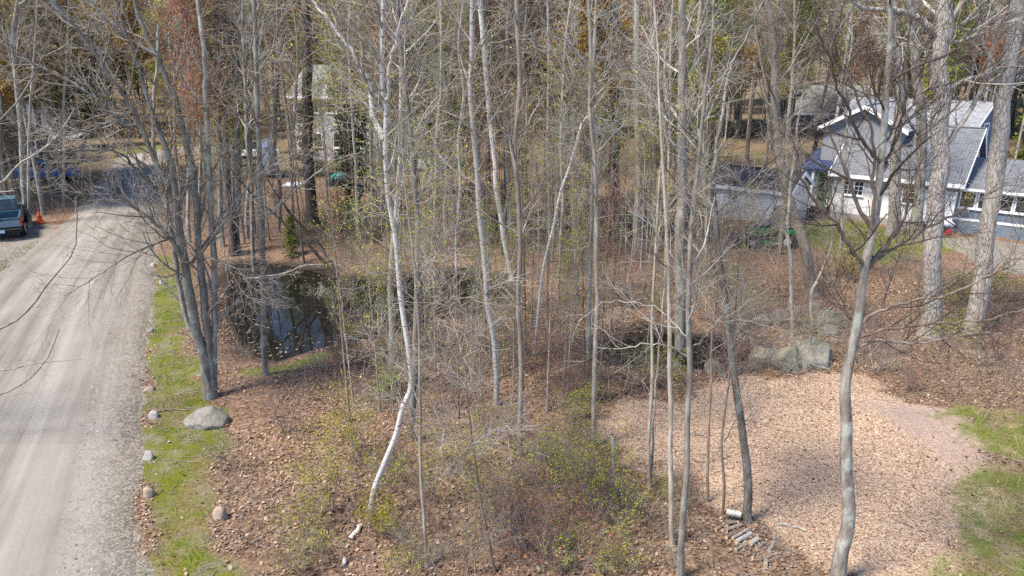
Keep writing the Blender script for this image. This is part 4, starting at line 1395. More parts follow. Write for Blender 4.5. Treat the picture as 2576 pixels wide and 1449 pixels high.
# ---- the white birch in the middle
hand_tree('birch_tree', 'bright white birch with a bowed lower trunk, forked above, in the middle of the wood', 'tree',
          [(928, 1305), (940, 1235), (968, 1165), (998, 1095), (1016, 1025), (1034, 975), (1030, 900), (1016, 800), (1003, 680), (994, 600), (984, 540), (975, 480), (969, 400), (969, 333), (970, 267), (962, 233), (961, 133), (964, 0)],
          15.5, 8, 3.5, B_['bark_birch'], B_['twig'], B_['leaf_yg'],
          limbs=[([(966, 350), (941, 293), (931, 227), (904, 160), (884, 127), (857, 93), (820, 40), (787, 0), (760, -50)], 13, 4, 0.5),
                 ([(970, 262), (977, 233), (979, 167), (997, 100), (1010, 50), (1030, -30)], 8, 3.5, -0.4),
                 ([(1002, 560), (1004, 520), (1008, 470)], 5, 2, -0.4)],
          seed=5, t0=0.62, n1=12, L1=1.8, leafn=0.22, leafsize=0.04, limb_bark=B_['bark_birch'])
hand_tree('tree', 'plain grey trunk rooted right beside the bowed birch base', 'tree',
          [(1034, 1105), (1038, 1020), (1046, 900), (1050, 760), (1050, 600), (1044, 450), (1030, 300), (1010, 150), (1000, 0)], 20, 8, 3, B_['bark_grey'], B_['twig'], B_['leaf_yg'], seed=6, t0=0.5, n1=12, L1=1.8, leafn=0.33)
hand_tree('tree', 'grey trunk rising close behind the white birch', 'tree',
          [(992, 970), (988, 880), (985, 750), (990, 620), (1002, 500), (1012, 350), (1010, 150), (1006, 0)], 19, 10, 5, B_['bark_grey'], B_['twig_grey'], B_['leaf_orange'], seed=7, t0=0.5, n1=14, L1=2.2, leafn=0.33)
hand_tree('sapling', 'thin olive-barked sapling in front of the white birch reaching the bottom', 'tree',
          [(1073, 1425), (1066, 1300), (1058, 1150), (1056, 1000), (1056, 850), (1049, 750), (1045, 683), (1036, 610), (1025, 520)], 10, 4, 1.5, B_['bark_tan'], B_['twig'], B_['leaf_yg'],
          limbs=[([(1050, 765), (1075, 700), (1095, 640), (1110, 590)], 3.5, 1.5, 0.3)], seed=8, t0=0.3, n1=12, L1=1.1, L2=0.6, leafn=0.55)
hand_tree('sapling', 'thin dark leaning sapling rising from the bottom right of the birch', 'tree',
          [(1246, 1440), (1228, 1350), (1211, 1266), (1191, 1133), (1178, 1020), (1170, 930), (1160, 820)], 8, 3, 1.5, B_['bark_brown'], B_['twig'], B_['leaf_yg'],
          limbs=[([(1193, 1140), (1150, 1118), (1110, 1105)], 3, 1.2, 0.3), ([(1196, 1155), (1230, 1110), (1262, 1060)], 3, 1.2, -0.3)], seed=9, t0=0.3, n1=10, L1=0.9, L2=0.5, leafn=0.33)
hand_tree('birch_tree', 'pale birch with dark bands, left one of the tall birches right of centre', 'tree',
          [(1247, 1020), (1248, 960), (1238, 835), (1224, 750), (1219, 683), (1212, 583), (1205, 480), (1190, 300), (1184, 233), (1187, 133), (1190, 0)], 14, 11, 4, B_['bark_birch_grey'], B_['twig'], B_['leaf_yg'], seed=10, t0=0.5, n1=14, L1=1.8, leafn=0.15, limb_bark=B_['twig_dark'])
hand_tree('birch_tree', 'leaning white birch between the two tall birches right of centre', 'tree',
          [(1292, 705), (1275, 640), (1260, 550), (1249, 483), (1244, 417), (1234, 300), (1227, 233), (1217, 117), (1207, 0)], 14, 11, 4, B_['bark_birch'], B_['twig'], B_['leaf_orange'], seed=11, t0=0.5, n1=12, L1=1.8, leafn=0.33)
hand_tree('birch_tree', 'white birch trunk visible high up among rust-coloured buds', 'tree',
          [(1288, 600), (1282, 480), (1274, 367), (1272, 233), (1277, 100), (1280, 0)], 14, 11, 4, B_['bark_birch'], B_['twig'], B_['leaf_rust'], seed=12, t0=0.5, n1=12, L1=1.8, leafn=0.55)
hand_tree('tree', 'slim speckled grey trunk whose base stands left of the broken white stump', 'tree',
          [(1310, 1145), (1310, 1000), (1308, 850), (1303, 750), (1309, 600), (1304, 480), (1296, 380), (1306, 200), (1301, 50), (1298, -30)], 13, 10, 4, B_['bark_tan'], B_['twig'], B_['leaf_yg'], seed=13, t0=0.4, n1=14, L1=1.6, leafn=0.44)
hand_tree('tree', 'slender pale grey trunk, left one of a close pair', 'tree',
          [(1480, 962), (1482, 800), (1487, 600), (1490, 480), (1494, 350), (1490, 200), (1500, 0)], 11, 7, 3, B_['bark_grey'], B_['twig_grey'], B_['leaf_yg'], seed=14, t0=0.45, n1=14, L1=1.5, leafn=0.26)
hand_tree('tree', 'slender tan trunk, right and nearer one of a close pair', 'tree',
          [(1494, 1122), (1495, 960), (1500, 800), (1501, 600), (1496, 400), (1484, 280), (1486, 130), (1480, 0)], 13, 8, 3, B_['bark_tan'], B_['twig_grey'], B_['leaf_yg'],
          limbs=[([(1500, 640), (1460, 590), (1430, 560), (1400, 550)], 3.5, 1.4, 0.5)], seed=15, t0=0.45, n1=14, L1=1.5, leafn=0.26)
hand_tree('birch_snag', 'leaning broken-topped dead birch pole among saplings', 'tree',
          [(1345, 890), (1352, 800), (1361, 716), (1376, 633), (1395, 555), (1411, 483), (1430, 430), (1465, 305)], 7.5, 6, 0, B_['bark_birch'], B_['twig_grey'], None,
          limbs=[([(1462, 315), (1475, 295), (1482, 300)], 6, 3, 0)], seed=16, n1=4, L1=0.8, t0=0.3, n2=3, n3=3, n4=0)
hand_tree('tree', 'thick dark brown trunk with tufts of orange buds, centre right', 'tree',
          [(1548, 600), (1548, 480), (1545, 300), (1542, 150), (1546, 0)], 28, 23, 7, B_['bark_dark'], B_['twig_dark'], B_['leaf_orange'],
          limbs=[([(1545, 170), (1560, 130), (1580, 110)], 5, 2, 0.3), ([(1543, 190), (1515, 165), (1490, 150)], 5, 2, 0.3)], seed=17, t0=0.2, t1=0.6, n1=16, L1=0.9, L2=0.5, leafn=0.5)
hand_tree('tree', 'smooth light grey trunk right of the thick dark one', 'tree',
          [(1606, 640), (1605, 480), (1603, 300), (1601, 200), (1605, 0)], 19, 14, 6, B_['bark_grey'], B_['twig_grey'], None, seed=18, t0=0.5, n1=14, L1=2.2)
hand_tree('tree', 'large grey trunk standing in the small pool', 'tree',
          [(1714, 900), (1711, 800), (1710, 683), (1705, 583), (1716, 483), (1714, 350), (1714, 200), (1718, 0)], 28, 16, 6, B_['bark_grey'], B_['twig_grey'], None,
          limbs=[([(1714, 400), (1760, 330), (1800, 250), (1830, 170), (1850, 80)], 7, 3, 0.5)], seed=19, t0=0.5, n1=14, L1=2.2)
hand_tree('sapling', 'smooth pale grey-green sapling rising from the bottom edge right of centre', 'tree',
          [(1706, 1452), (1714, 1380), (1720, 1300), (1727, 1166), (1731, 1066), (1737, 966), (1733, 800), (1735, 640), (1745, 520), (1760, 400), (1770, 280)], 17, 7, 3, B_['bark_grey'], B_['twig_grey'], None,
          limbs=[([(1735, 860), (1690, 805), (1640, 770), (1560, 760), (1510, 762)], 4, 1.5, 0.4), ([(1738, 880), (1780, 840), (1810, 810), (1825, 790)], 3.5, 1.4, -0.3),
                 ([(1733, 700), (1690, 640), (1655, 590), (1640, 530)], 4, 1.5, 0.4), ([(1731, 900), (1690, 872), (1630, 868), (1560, 878), (1490, 872)], 4, 1.4, -0.4)], seed=20, t0=0.5, n1=7, L1=1.2, L2=0.6, n2=4, n3=3, n4=2, nl=6)
hand_tree('sapling', 'straight olive-grey sapling left of the pale grey-green one', 'tree',
          [(1692, 1372), (1690, 1300), (1688, 1150), (1685, 966), (1684, 850), (1682, 700), (1676, 560), (1668, 420), (1660, 280)], 13, 6, 3, B_['bark_tan'], B_['twig'], B_['leaf_yg'], seed=21, t0=0.5, n1=7, L1=1.2, L2=0.6, n2=4, n3=3, n4=2, leafn=0.44)
hand_tree('sapling', 'thin twin-stemmed sapling at the left edge of the mulch clearing', 'tree',
          [(1634, 1225), (1633, 1100), (1640, 966), (1641, 800), (1648, 650), (1655, 520)], 10, 5, 2.5, B_['bark_tan'], B_['twig'], None,
          limbs=[([(1638, 1215), (1643, 1100), (1650, 980), (1660, 850), (1672, 720)], 6, 3, 0.3)], seed=22, t0=0.45, n1=7, L1=1.1, L2=0.6, n2=4, n3=3, n4=2)
hand_tree('broken_stump', 'thin white broken-off stump standing beside the yellow-green bush', 'stump',
          [(1548, 1250), (1545, 1170), (1540, 1093)], 11, 10, 0, B_['bark_birch_grey'], B_['twig'], None, seed=23, n1=0)
hand_tree('tree', 'grey mottled trunk above the firewood heap curving up to dark forked limbs', 'tree',
          [(1880, 1312), (1879, 1230), (1876, 1150), (1866, 1060), (1850, 966), (1832, 820), (1815, 700), (1803, 600), (1796, 500), (1795, 450)], 22, 11, 0.2, B_['bark_maple'], B_['twig_dark'], None,
          limbs=[([(1796, 460), (1801, 367), (1818, 283), (1821, 250), (1835, 183), (1855, 133), (1898, 50), (1930, -20)], 9, 3, 0.6),
                 ([(1796, 470), (1780, 430), (1765, 380), (1750, 340), (1735, 290), (1720, 200)], 7, 2.5, -0.4),
                 ([(1800, 540), (1840, 500), (1880, 470), (1910, 430), (1950, 350), (1990, 280)], 5, 2, -0.5),
                 ([(1812, 640), (1870, 600), (1920, 560), (1970, 520), (2010, 490)], 4, 1.5, 0.3),
                 ([(1797, 480), (1770, 400), (1720, 340), (1660, 280), (1600, 190)], 6, 2, 0.8)],
          seed=24, t0=0.6, n1=3, L1=1.4, nl=6, L2=0.8, n3=3, n4=2)
hand_tree('sapling', 'thin dark sapling left of the two standing on the mulch', 'tree',
          [(1781, 1262), (1780, 1180), (1782, 1100), (1787, 1000), (1790, 880), (1800, 760), (1805, 680)], 7, 4, 2, B_['bark_brown'], B_['twig'], None, seed=25, t0=0.5, n1=8, L1=1.0, L2=0.5)
hand_tree('sapling', 'crooked dark sapling right of the two standing on the mulch', 'tree',
          [(1818, 1292), (1822, 1220), (1815, 1120), (1822, 1050), (1832, 966), (1840, 880), (1850, 780)], 7, 4, 2, B_['bark_brown'], B_['twig'], None,
          limbs=[([(1823, 1115), (1840, 1080), (1850, 1040)], 3, 1.2, 0.2)], seed=26, t0=0.5, n1=8, L1=1.0, L2=0.5)
# ---- foreground tree at the right, base just below the frame
hand_tree('tree', 'nearest grey tree at the right with a bare trunk and wide dark branching crown', 'tree',
          [(2104, 1475), (2120, 1410), (2138, 1335), (2135, 1250), (2128, 1150), (2127, 1050), (2129, 980), (2141, 900), (2155, 820), (2165, 720), (2175, 660), (2190, 600), (2203, 540), (2212, 483), (2219, 400), (2225, 333), (2230, 233), (2240, 100), (2238, 0)],
          35, 9, 3, B_['bark_maple'], B_['twig_dark'], None,
          limbs=[([(2172, 665), (2132, 613), (2099, 560), (2065, 523), (2035, 483), (2010, 430), (1995, 350)], 11, 3, -0.8),
                 ([(2177, 685), (2222, 626), (2252, 576), (2279, 543), (2283, 500), (2300, 440)], 11, 3, 0.6),
                 ([(2179, 678), (2210, 650), (2260, 620), (2340, 570), (2420, 530), (2520, 470)], 8, 2.5, 0.8),
                 ([(2163, 815), (2199, 786), (2265, 766), (2365, 746), (2432, 720), (2499, 683), (2585, 618)], 8, 3, -0.6),
                 ([(2160, 848), (2232, 830), (2365, 813), (2479, 806), (2590, 776)], 7, 3, -0.8),
                 ([(2158, 875), (2199, 860), (2332, 863), (2382, 850), (2549, 833), (2600, 828)], 7, 3, -0.2),
                 ([(2160, 822), (2130, 790), (2110, 750), (2100, 700)], 4, 1.5, 0.3),
                 ([(2218, 410), (2165, 350), (2130, 267), (2105, 217), (2085, 150), (2059, 67)], 8, 2.5, -0.5),
                 ([(2190, 600), (2196, 480), (2198, 360), (2165, 267), (2130, 190), (2100, 100), (2080, 0)], 8, 2.5, -0.8),
                 ([(2222, 430), (2239, 387), (2269, 300), (2279, 217), (2281, 150), (2290, 40)], 8, 2.5, 0.5),
                 ([(2268, 305), (2320, 240), (2365, 170), (2400, 90), (2420, 0)], 5, 2, 0.7),
                 ([(2240, 390), (2300, 350), (2370, 300), (2430, 240), (2500, 120)], 5, 2, 0.4),
                 ([(2226, 330), (2200, 270), (2150, 200), (2090, 130), (2040, 100)], 5, 2, 0.3)],
          seed=27, t0=0.6, n1=8, L1=1.5, nl=9, L2=0.75, L3=0.42, L4=0.22, limb_bark=B_['bark_brown'])
hand_tree('oak_tree', 'large furrowed oak, left one of the two big oaks before the cottage', 'tree',
          [(2335, 848), (2340, 760), (2346, 680), (2351, 580), (2357, 480), (2362, 300), (2366, 180), (2371, 0)], 42, 34, 8, B_['bark_oak'], B_['twig_grey'], None,
          limbs=[([(2362, 95), (2315, 48), (2249, 25), (2200, 24), (2165, 17), (2139, 0), (2115, -30)], 17, 7, -0.4),
                 ([(2380, 232), (2415, 207), (2465, 193), (2500, 205), (2532, 213)], 11, 4, 0.3), ([(2460, 194), (2515, 173), (2565, 147), (2620, 100)], 7, 3, 0.3),
                 ([(2375, 370), (2415, 317), (2465, 233), (2490, 160), (2510, 60)], 13, 6, 0.8), ([(2380, 90), (2420, 60), (2470, 10), (2500, -30)], 9, 4, 0.5),
                 ([(2355, 140), (2320, 120), (2280, 112), (2240, 118)], 7, 3, -0.4), ([(2375, 110), (2440, 95), (2500, 50), (2560, 20)], 8, 3, -0.6)],
          seed=28, t0=0.75, n1=10, L1=3.0, S=22, nl=8, L2=1.1)
hand_tree('oak_tree', 'large furrowed oak, right one of the two big oaks before the cottage', 'tree',
          [(2452, 842), (2464, 740), (2478, 660), (2490, 580), (2500, 483), (2514, 350), (2528, 250), (2544, 130), (2560, 0)], 39, 32, 8, B_['bark_oak'], B_['twig_grey'], None,
          limbs=[([(2530, 235), (2560, 200), (2600, 170)], 9, 4, 0.2), ([(2535, 215), (2500, 160), (2475, 110), (2460, 40)], 9, 4, 0.6)], seed=29, t0=0.75, n1=10, L1=3.0, S=22)
hand_tree('sapling', 'thin pale dead stem standing in front of the right big oak', 'tree',
          [(2461, 882), (2466, 800), (2474, 716), (2491, 616), (2500, 540)], 12, 5, 0.5, B_['bark_tan'], B_['twig_grey'], None, seed=30, n1=5, L1=0.7, t0=0.5, n2=3, n3=3)
hand_tree('tree', 'grey trunk directly before the white cottage wall, left one', 'tree',
          [(2243, 592), (2249, 483), (2256, 400), (2262, 300), (2258, 180), (2250, 60), (2246, 0)], 28, 17, 6, B_['bark_oak'], B_['twig_grey'], None, seed=31, t0=0.55, n1=12, L1=2.4, S=14)
hand_tree('tree', 'dark mottled trunk before the cottage wall, right one', 'tree',
          [(2302, 610), (2312, 483), (2320, 350), (2314, 250), (2300, 120), (2290, 0)], 27, 17, 6, B_['bark_maple'], B_['twig_grey'], None,
          limbs=[([(2318, 350), (2290, 310), (2270, 270), (2262, 230)], 7, 3, -0.3)], seed=32, t0=0.55, n1=12, L1=2.4, S=14)
hand_tree('tree', 'leaning brown trunk above the boulders, left of the cottage', 'tree',
          [(2044, 748), (2032, 650), (2012, 583), (1992, 533), (1975, 480), (1960, 380), (1955, 300), (1950, 167), (1938, 50), (1925, 0)], 27, 14, 5, B_['bark_tan'], B_['twig'], None,
          limbs=[([(1978, 500), (1960, 420), (1935, 320), (1925, 200), (1905, 100), (1900, 0)], 12, 6, 0.6)], seed=33, t0=0.55, n1=12, L1=2.2)
hand_tree('sapling', 'thin straight stem rising from the left boulders', 'tree',
          [(1992, 848), (1989, 683), (1983, 583), (1988, 480), (2000, 380)], 10, 6, 2.5, B_['bark_grey'], B_['twig'], None, seed=34, t0=0.4, n1=9, L1=1.2, L2=0.6)
hand_tree('sapling', 'crooked pale stem bending right above the boulders', 'tree',
          [(2045, 838), (2040, 770), (2043, 733), (2055, 708), (2079, 656), (2092, 610), (2093, 560)], 9, 5, 1.2, B_['bark_tan'], B_['twig'], None, seed=35, t0=0.5, n1=7, L1=0.9, L2=0.5)
hand_tree('tree', 'dark leaning stem over the pond, lower of two', 'tree',
          [(854, 698), (815, 660), (777, 616), (727, 573), (677, 526), (644, 500), (600, 450)], 9, 4, 1.2, B_['bark_dark'], B_['twig_dark'], None, seed=36, t0=0.4, n1=8, L1=1.2, L2=0.6)
hand_tree('tree', 'dark leaning stem over the pond, upper of two', 'tree',
          [(848, 692), (825, 650), (804, 616), (765, 575), (727, 533), (690, 480)], 8, 4, 1.2, B_['bark_dark'], B_['twig_dark'], None, seed=37, t0=0.4, n1=8, L1=1.2, L2=0.6)
# ---- trees left of the road
hand_tree('tree', 'grey mossy trunk left of the road behind the traffic cone', 'tree',
          [(66, 566), (60, 450), (52, 330), (42, 200), (33, 90), (48, 0)], 15, 9, 5, B_['bark_maple'], B_['twig'], B_['leaf_orange'],
          limbs=[([(35, 110), (50, 50), (80, 0), (100, -40)], 8, 4, 0.4), ([(40, 200), (20, 120), (0, 60), (-20, 0)], 6, 3, -0.4)], seed=38, t0=0.4, n1=14, L1=2.4, leafn=0.33)
hand_tree('tree', 'thin trunk right beside the mossy trunk at the left', 'tree',
          [(76, 572), (72, 460), (74, 340), (80, 220), (90, 100), (95, 0)], 8, 5, 4, B_['bark_grey'], B_['twig'], B_['leaf_orange'], seed=39, t0=0.4, n1=12, L1=1.6, leafn=0.44)
hand_tree('tree', 'roadside tree beyond the left edge whose thin branches reach over the road', 'tree',
          [(-830, 1130), (-825, 950), (-815, 750), (-800, 500), (-790, 250)], 44, 26, 1.0, B_['bark_maple'], B_['twig_grey'], None,
          limbs=[([(-820, 980), (-500, 960), (-200, 905), (-40, 848), (60, 790), (130, 700), (180, 640), (193, 575), (186, 500)], 12, 2, 0.4),
                 ([(-820, 1010), (-450, 1010), (-200, 960), (0, 932), (100, 913), (205, 905)], 10, 2, 0.2),
                 ([(-820, 1020), (-400, 1060), (-150, 1030), (0, 992), (60, 965), (120, 900), (148, 830)], 8, 1.8, -0.2),
                 ([(-810, 740), (-500, 660), (-200, 560), (0, 457), (45, 412), (120, 370), (160, 320), (190, 270)], 12, 2.5, 0.2),
                 ([(-800, 560), (-450, 500), (-150, 420), (0, 300), (70, 220), (110, 140)], 11, 2.5, 0.5)],
          seed=40, t0=0.7, n1=4, L1=1.5, nl=8, L2=0.6, L3=0.35, L4=0.16, n3=3, n4=2)

MID = [(600, 640, 15, 596, 0, 'bark_maple', 'grey2', 'lichen-grey trunk'), (622, 600, 12, 640, 0, 'bark_grey', 'grey1', 'slim light grey trunk'), (560, 620, 16, 545, 0, 'bark_maple', 'grey2', 'stout lichened trunk'),
       (700, 585, 11, 690, 0, 'bark_grey', 'grey1', 'slim light grey trunk'), (735, 610, 9, 742, 0, 'bark_tan', 'yg', 'thin tan trunk'), (640, 700, 12, 610, 1, 'bark_maple', 'grey2', 'lichen-grey trunk'),
       (905, 640, 10, 880, 0, 'bark_tan', 'yg', 'thin tan trunk'), (938, 610, 13, 930, 1, 'bark_grey', 'yg', 'grey trunk'), (1085, 690, 12, 1110, 0, 'bark_grey', 'yg', 'grey trunk'),
       (1122, 640, 9, 1100, 1, 'bark_tan', 'yg', 'thin tan trunk'), (1150, 700, 11, 1165, 0, 'bark_birch_grey', 'yg', 'pale birch trunk'), (1380, 660, 10, 1375, 0, 'bark_birch_grey', 'rust', 'pale birch trunk'),
       (1405, 760, 9, 1430, 1, 'bark_grey', 'yg', 'thin grey trunk'), (1440, 620, 11, 1450, 0, 'bark_grey', 'yg', 'grey trunk'), (1645, 650, 13, 1640, 0, 'bark_tan', 'grey1', 'tan trunk'),
       (1672, 740, 10, 1690, 1, 'bark_tan', 'grey1', 'thin tan trunk'), (1775, 700, 12, 1760, 0, 'bark_tan', 'grey1', 'tan trunk'),
       (1260, 640, 10, 1330, 0, 'bark_grey', 'rust', 'leaning grey trunk'), (870, 560, 14, 868, 0, 'bark_dark', 'grey2', 'dark trunk'),
       (475, 610, 11, 470, 0, 'bark_maple', 'grey2', 'lichen-grey trunk'), (500, 560, 10, 520, 0, 'bark_grey', 'grey1', 'slim light grey trunk'), (455, 560, 10, 420, 0, 'bark_maple', 'grey2', 'lichen-grey trunk'),
       (1960, 640, 12, 2010, 0, 'bark_tan', 'grey1', 'tan trunk'), (2115, 640, 9, 2140, 0, 'bark_grey', 'grey1', 'thin grey trunk'), (20, 545, 12, -20, 0, 'bark_maple', 'orange', 'lichen-grey trunk'), (160, 520, 9, 170, 0, 'bark_grey', 'orange', 'thin grey trunk')]
MID_T = []
for i, (x, y, w, tx, fork, bk, lf, word) in enumerate(MID):
    rg = np.random.default_rng(60 + i)
    n_ = 7
    pts = [(x + (tx - x) * t + rg.normal(0, 5) * (0.3 + t), y * (1 - t)) for t in np.linspace(0, 1, n_)]
    pts[0] = (x, y)
    lb = []
    if fork:
        j = 3
        px0, py0 = pts[j]
        sg = 1 if rg.random() < 0.5 else -1
        lb = [([(px0, py0), (px0 + sg * 14, py0 - 50), (px0 + sg * 24, py0 - 140), (px0 + sg * 45, py0 - 300)], w * 0.6, w * 0.3, rg.normal(0, 0.4))]
    tw = {'grey1': 'twig_grey', 'grey2': 'twig', 'yg': 'twig', 'rust': 'twig_red', 'orange': 'twig'}[lf]
    t = hand_tree('tree', '-', 'tree', pts, w * 0.82, w * 0.5, 4.5, M[bk], M[tw], {'yg': M['leaf_yg'], 'rust': M['leaf_rust'], 'orange': M['leaf_orange'], 'grey2': M['leaf_orange'], 'grey1': M['leaf_rust']}.get(lf), lb, seed=60 + i,
                  t0=0.42, n1=14, L1=1.7, n2=4, n3=4, n4=3, leafn=0.3 if lf.startswith('grey') else 0.5, leafsize=0.05, ang1=0.6, group='mid-distance trunks in the wood')
    MID_T.append((t, word))

# ------------------------------------------------------------------ the wood: prototypes, then copies one by one
def proto(name, label, H, r0, bark, twig, leaf, seed, **kw):
    rng = np.random.default_rng(seed)
    C, R = straight_trunk(H, r0, rng)
    root = empty(name, (0, 0, 0), 0, label, 'tree')
    build_tree(root, C, R, [], bark, twig, leaf, rng, **kw)
    return root

PR = {}
big = dict(n1=26, t0=0.40, L1=3.4, n2=6, L2=1.5, n3=6, L3=0.75, n4=4, L4=0.4, rtw=0.0048, ang1=0.7, trop=0.14, S=8)
med = dict(n1=20, t0=0.36, L1=2.2, n2=6, L2=1.0, n3=6, L3=0.55, n4=4, L4=0.3, rtw=0.0042, ang1=0.75, trop=0.14, S=7)
sml = dict(n1=12, t0=0.30, L1=1.2, n2=4, L2=0.6, n3=3, L3=0.35, n4=3, L4=0.2, rtw=0.0036, ang1=0.55, trop=0.2, S=6)
PR['grey1'] = proto('tree', '-', 19, 0.15, M['bark_grey'], M['twig_grey'], M['leaf_yg'], 201, leafn=0.4, leafsize=0.12, **big)
PR['grey2'] = proto('tree', '-', 17, 0.12, M['bark_maple'], M['twig'], M['leaf_olive'], 202, leafn=0.4, leafsize=0.12, **big)
PR['orange'] = proto('tree', '-', 16, 0.12, M['bark_brown'], M['twig'], M['leaf_orange'], 203, leafn=1.2, leafsize=0.15, **big)
PR['rust'] = proto('tree', '-', 15, 0.11, M['bark_grey'], M['twig_red'], M['leaf_rust'], 204, leafn=0.8, leafsize=0.12, **big)
PR['yg'] = proto('tree', '-', 14, 0.10, M['bark_tan'], M['twig'], M['leaf_yg'], 205, leafn=1.5, leafsize=0.13, **med)
PR['birch'] = proto('birch_tree', '-', 16, 0.10, M['bark_birch_grey'], M['twig'], M['leaf_yg'], 206, leafn=0.5, leafsize=0.07, **med)
PR['dark'] = proto('tree', '-', 20, 0.19, M['bark_dark'], M['twig_dark'], None, 207, **big)
PR['sap1'] = proto('sapling', '-', 8, 0.045, M['bark_grey'], M['twig'], M['leaf_yg'], 208, leafn=0.3, leafsize=0.06, **sml)
PR['sap2'] = proto('sapling', '-', 7, 0.038, M['bark_tan'], M['twig'], M['leaf_yg'], 209, leafn=0.6, leafsize=0.06, **sml)
PR['sap3'] = proto('sapling', '-', 9, 0.05, M['bark_brown'], M['twig_red'], M['leaf_rust'], 210, leafn=0.20, leafsize=0.06, **sml)

def proto_conifer(H, r0, needle, seed, name='pine_tree', nb=70, t0=0.1, spread=2.6, droop=-0.03, size=0.30):
    rng = np.random.default_rng(seed)
    C, R = straight_trunk(H, r0, rng, lean=0.01)
    root = empty(name, (0, 0, 0), 0, '-', 'tree')
    V, F = tubes(C[None], R[None], 8)
    new_obj('trunk', mesh_np('trunk', V, F), root, M['bark_dark'])
    B1, R1 = spawn(C[None], R[None], nb, t0, 0.99, 1.35, spread, 6, rng, droop, 0.08, 0.4, 0.008, 0.3, 0.85)
    B2, R2 = spawn(B1, R1, 7, 0.2, 1.0, 0.75, spread * 0.35, 4, rng, 0.01, 0.1, 0.6, 0.005, 0.4, 0.4)
    a = Acc()
    a.add(*tubes(B1, R1, 4))
    a.add(*tubes(B2, R2, 3))
    tag(new_obj('branches', a.mesh('branches'), root, M['twig_dark']), kind='stuff')
    pts = []
    for B in (B2,):
        for t in np.linspace(0.15, 1.0, 7):
            f = t * (B.shape[1] - 1)
            i = min(int(f), B.shape[1] - 2)
            pts.append(B[:, i] * (1 - (f - i)) + B[:, i + 1] * (f - i))
    pts = np.concatenate(pts)
    pts = pts + rng.normal(0, 0.05, pts.shape)
    V, F = leaf_quads(pts, size, rng, 0.45)
    tag(new_obj('needles', mesh_np('needles', V, F, False), root, needle), kind='stuff')
    return root

PR['pine'] = proto_conifer(19, 0.2, M['needle'], 221, nb=75, t0=0.25, spread=3.2)
PR['hemlock'] = proto_conifer(13, 0.14, M['needle'], 222, 'hemlock_tree', nb=90, t0=0.06, spread=2.8)
PR['cedar'] = proto_conifer(7, 0.09, M['needle_light'], 223, 'cedar_tree', nb=80, t0=0.04, spread=1.5, size=0.2)
used = set()
AVOID = []
for o, r in ((H1, 9.5), (S1, 4.0), (H2, 9.0), (H3, 9), (H4, 7.5), (H5, 5), (H6, 6), (TK, 3.2)):
    AVOID.append((o.location.x, o.location.y, r))

HOUSE_C = [(H1, 4.0, 4.0, 6.6), (S1, 2.4, 1.7, 3.2), (H2, 3.5, 2.7, 7), (H3, 5.2, 4.5, 8), (H4, 4, 4, 6.5), (H5, 2.1, 3.5, 5), (H6, 3.5, 4, 6.5), (TK, 2.5, 0, 3.4)]
HC = []
for o, ux, uy, r in HOUSE_C:
    c, s = math.cos(o.rotation_euler.z), math.sin(o.rotation_euler.z)
    HC.append((o.location.x + ux * c - uy * s, o.location.y + ux * s + uy * c, r))

def clear_spot(x, y):
    for hx, hy, r in HC:
        if (x - hx) ** 2 + (y - hy) ** 2 < r * r:
            return False
    X, Y = np.array([x]), np.array([y])
    if sdf_poly(X, Y, ROADPOLY)[0] < 0.9 or sdf_poly(X, Y, CLEAR)[0] < 0.5 or sdf_poly(X, Y, POND)[0] < 0.2 or sdf_poly(X, Y, POOL)[0] < 0.2:
        return False
    for pl in (DRIVE, PULLOUT, LAWN, FARDRIVE):
        if sdf_poly(X, Y, pl)[0] < 0.3:
            return False
    return True

def place(kind, x, y, sc, label, group, rng):
    src = PR[kind]
    if kind not in used:
        o = src
        used.add(kind)
    else:
        o = copy_tree(src)
    o.location = (float(x), float(y), float(height(x, y)))
    o.rotation_euler = (rng.normal(0, 0.03), rng.normal(0, 0.03), rng.uniform(0, 6.28))
    o.scale = (sc, sc, sc * rng.uniform(0.92, 1.1))
    tag(o, label, 'tree', group)
    return o

KIND_WORD = {'grey1': 'tall bare light grey tree', 'grey2': 'bare lichen-grey tree', 'orange': 'brown tree with orange buds', 'rust': 'grey tree with rust-red buds',
             'yg': 'tan tree with yellow-green leaf buds', 'birch': 'slim pale birch', 'dark': 'tall dark-barked bare tree', 'sap1': 'thin grey sapling',
             'sap2': 'thin tan sapling with fresh leaves', 'sap3': 'thin brown sapling with reddish buds', 'pine': 'tall dark green pine', 'hemlock': 'dark green hemlock', 'cedar': 'yellowish green young conifer'}
LANDMARKS = [('the maple clump', 530, 1000), ('the pond', 850, 720), ('the white birch', 1020, 960), ('the tall pale house', 830, 395), ('the teal tarp', 866, 466),
             ('the thick pine trunk', 784, 566), ('the tall birches', 1245, 830), ('the thick dark brown trunk', 1548, 600), ('the trunk in the small pool', 1714, 900),
             ('the boulder group', 2000, 900), ('the shed', 1870, 560), ('the leaning brown trunk', 2044, 748), ('the cottage', 2250, 560), ('the left big oak', 2335, 848),
             ('the right big oak', 2452, 842), ('the green tractor', 1938, 615), ('the end of the road', 350, 392), ('the traffic cone', 102, 560), ('the pickup truck', 10, 600),
             ('the spreading yellow-green bush', 1500, 1285), ('the firewood heap', 1860, 1330), ('the bowed birch foot', 935, 1300), ('the broken white stump', 1548, 1250),
             ('the close pair of trunks', 1487, 1040), ('the distant teal house', 2050, 322), ('the blue car', 120, 452), ('the silver car', 1098, 425), ('the beige house', 1465, 262),
             ('the leaning dead birch', 1345, 890), ('the light grey trunk', 1606, 640), ('the dark leaning stems', 852, 696), ('the nearest right tree', 2120, 1400),
             ('the brown house', 40, 420), ('the white car', 640, 398), ('the birch log pieces', 875, 1390)]
NAMED = []
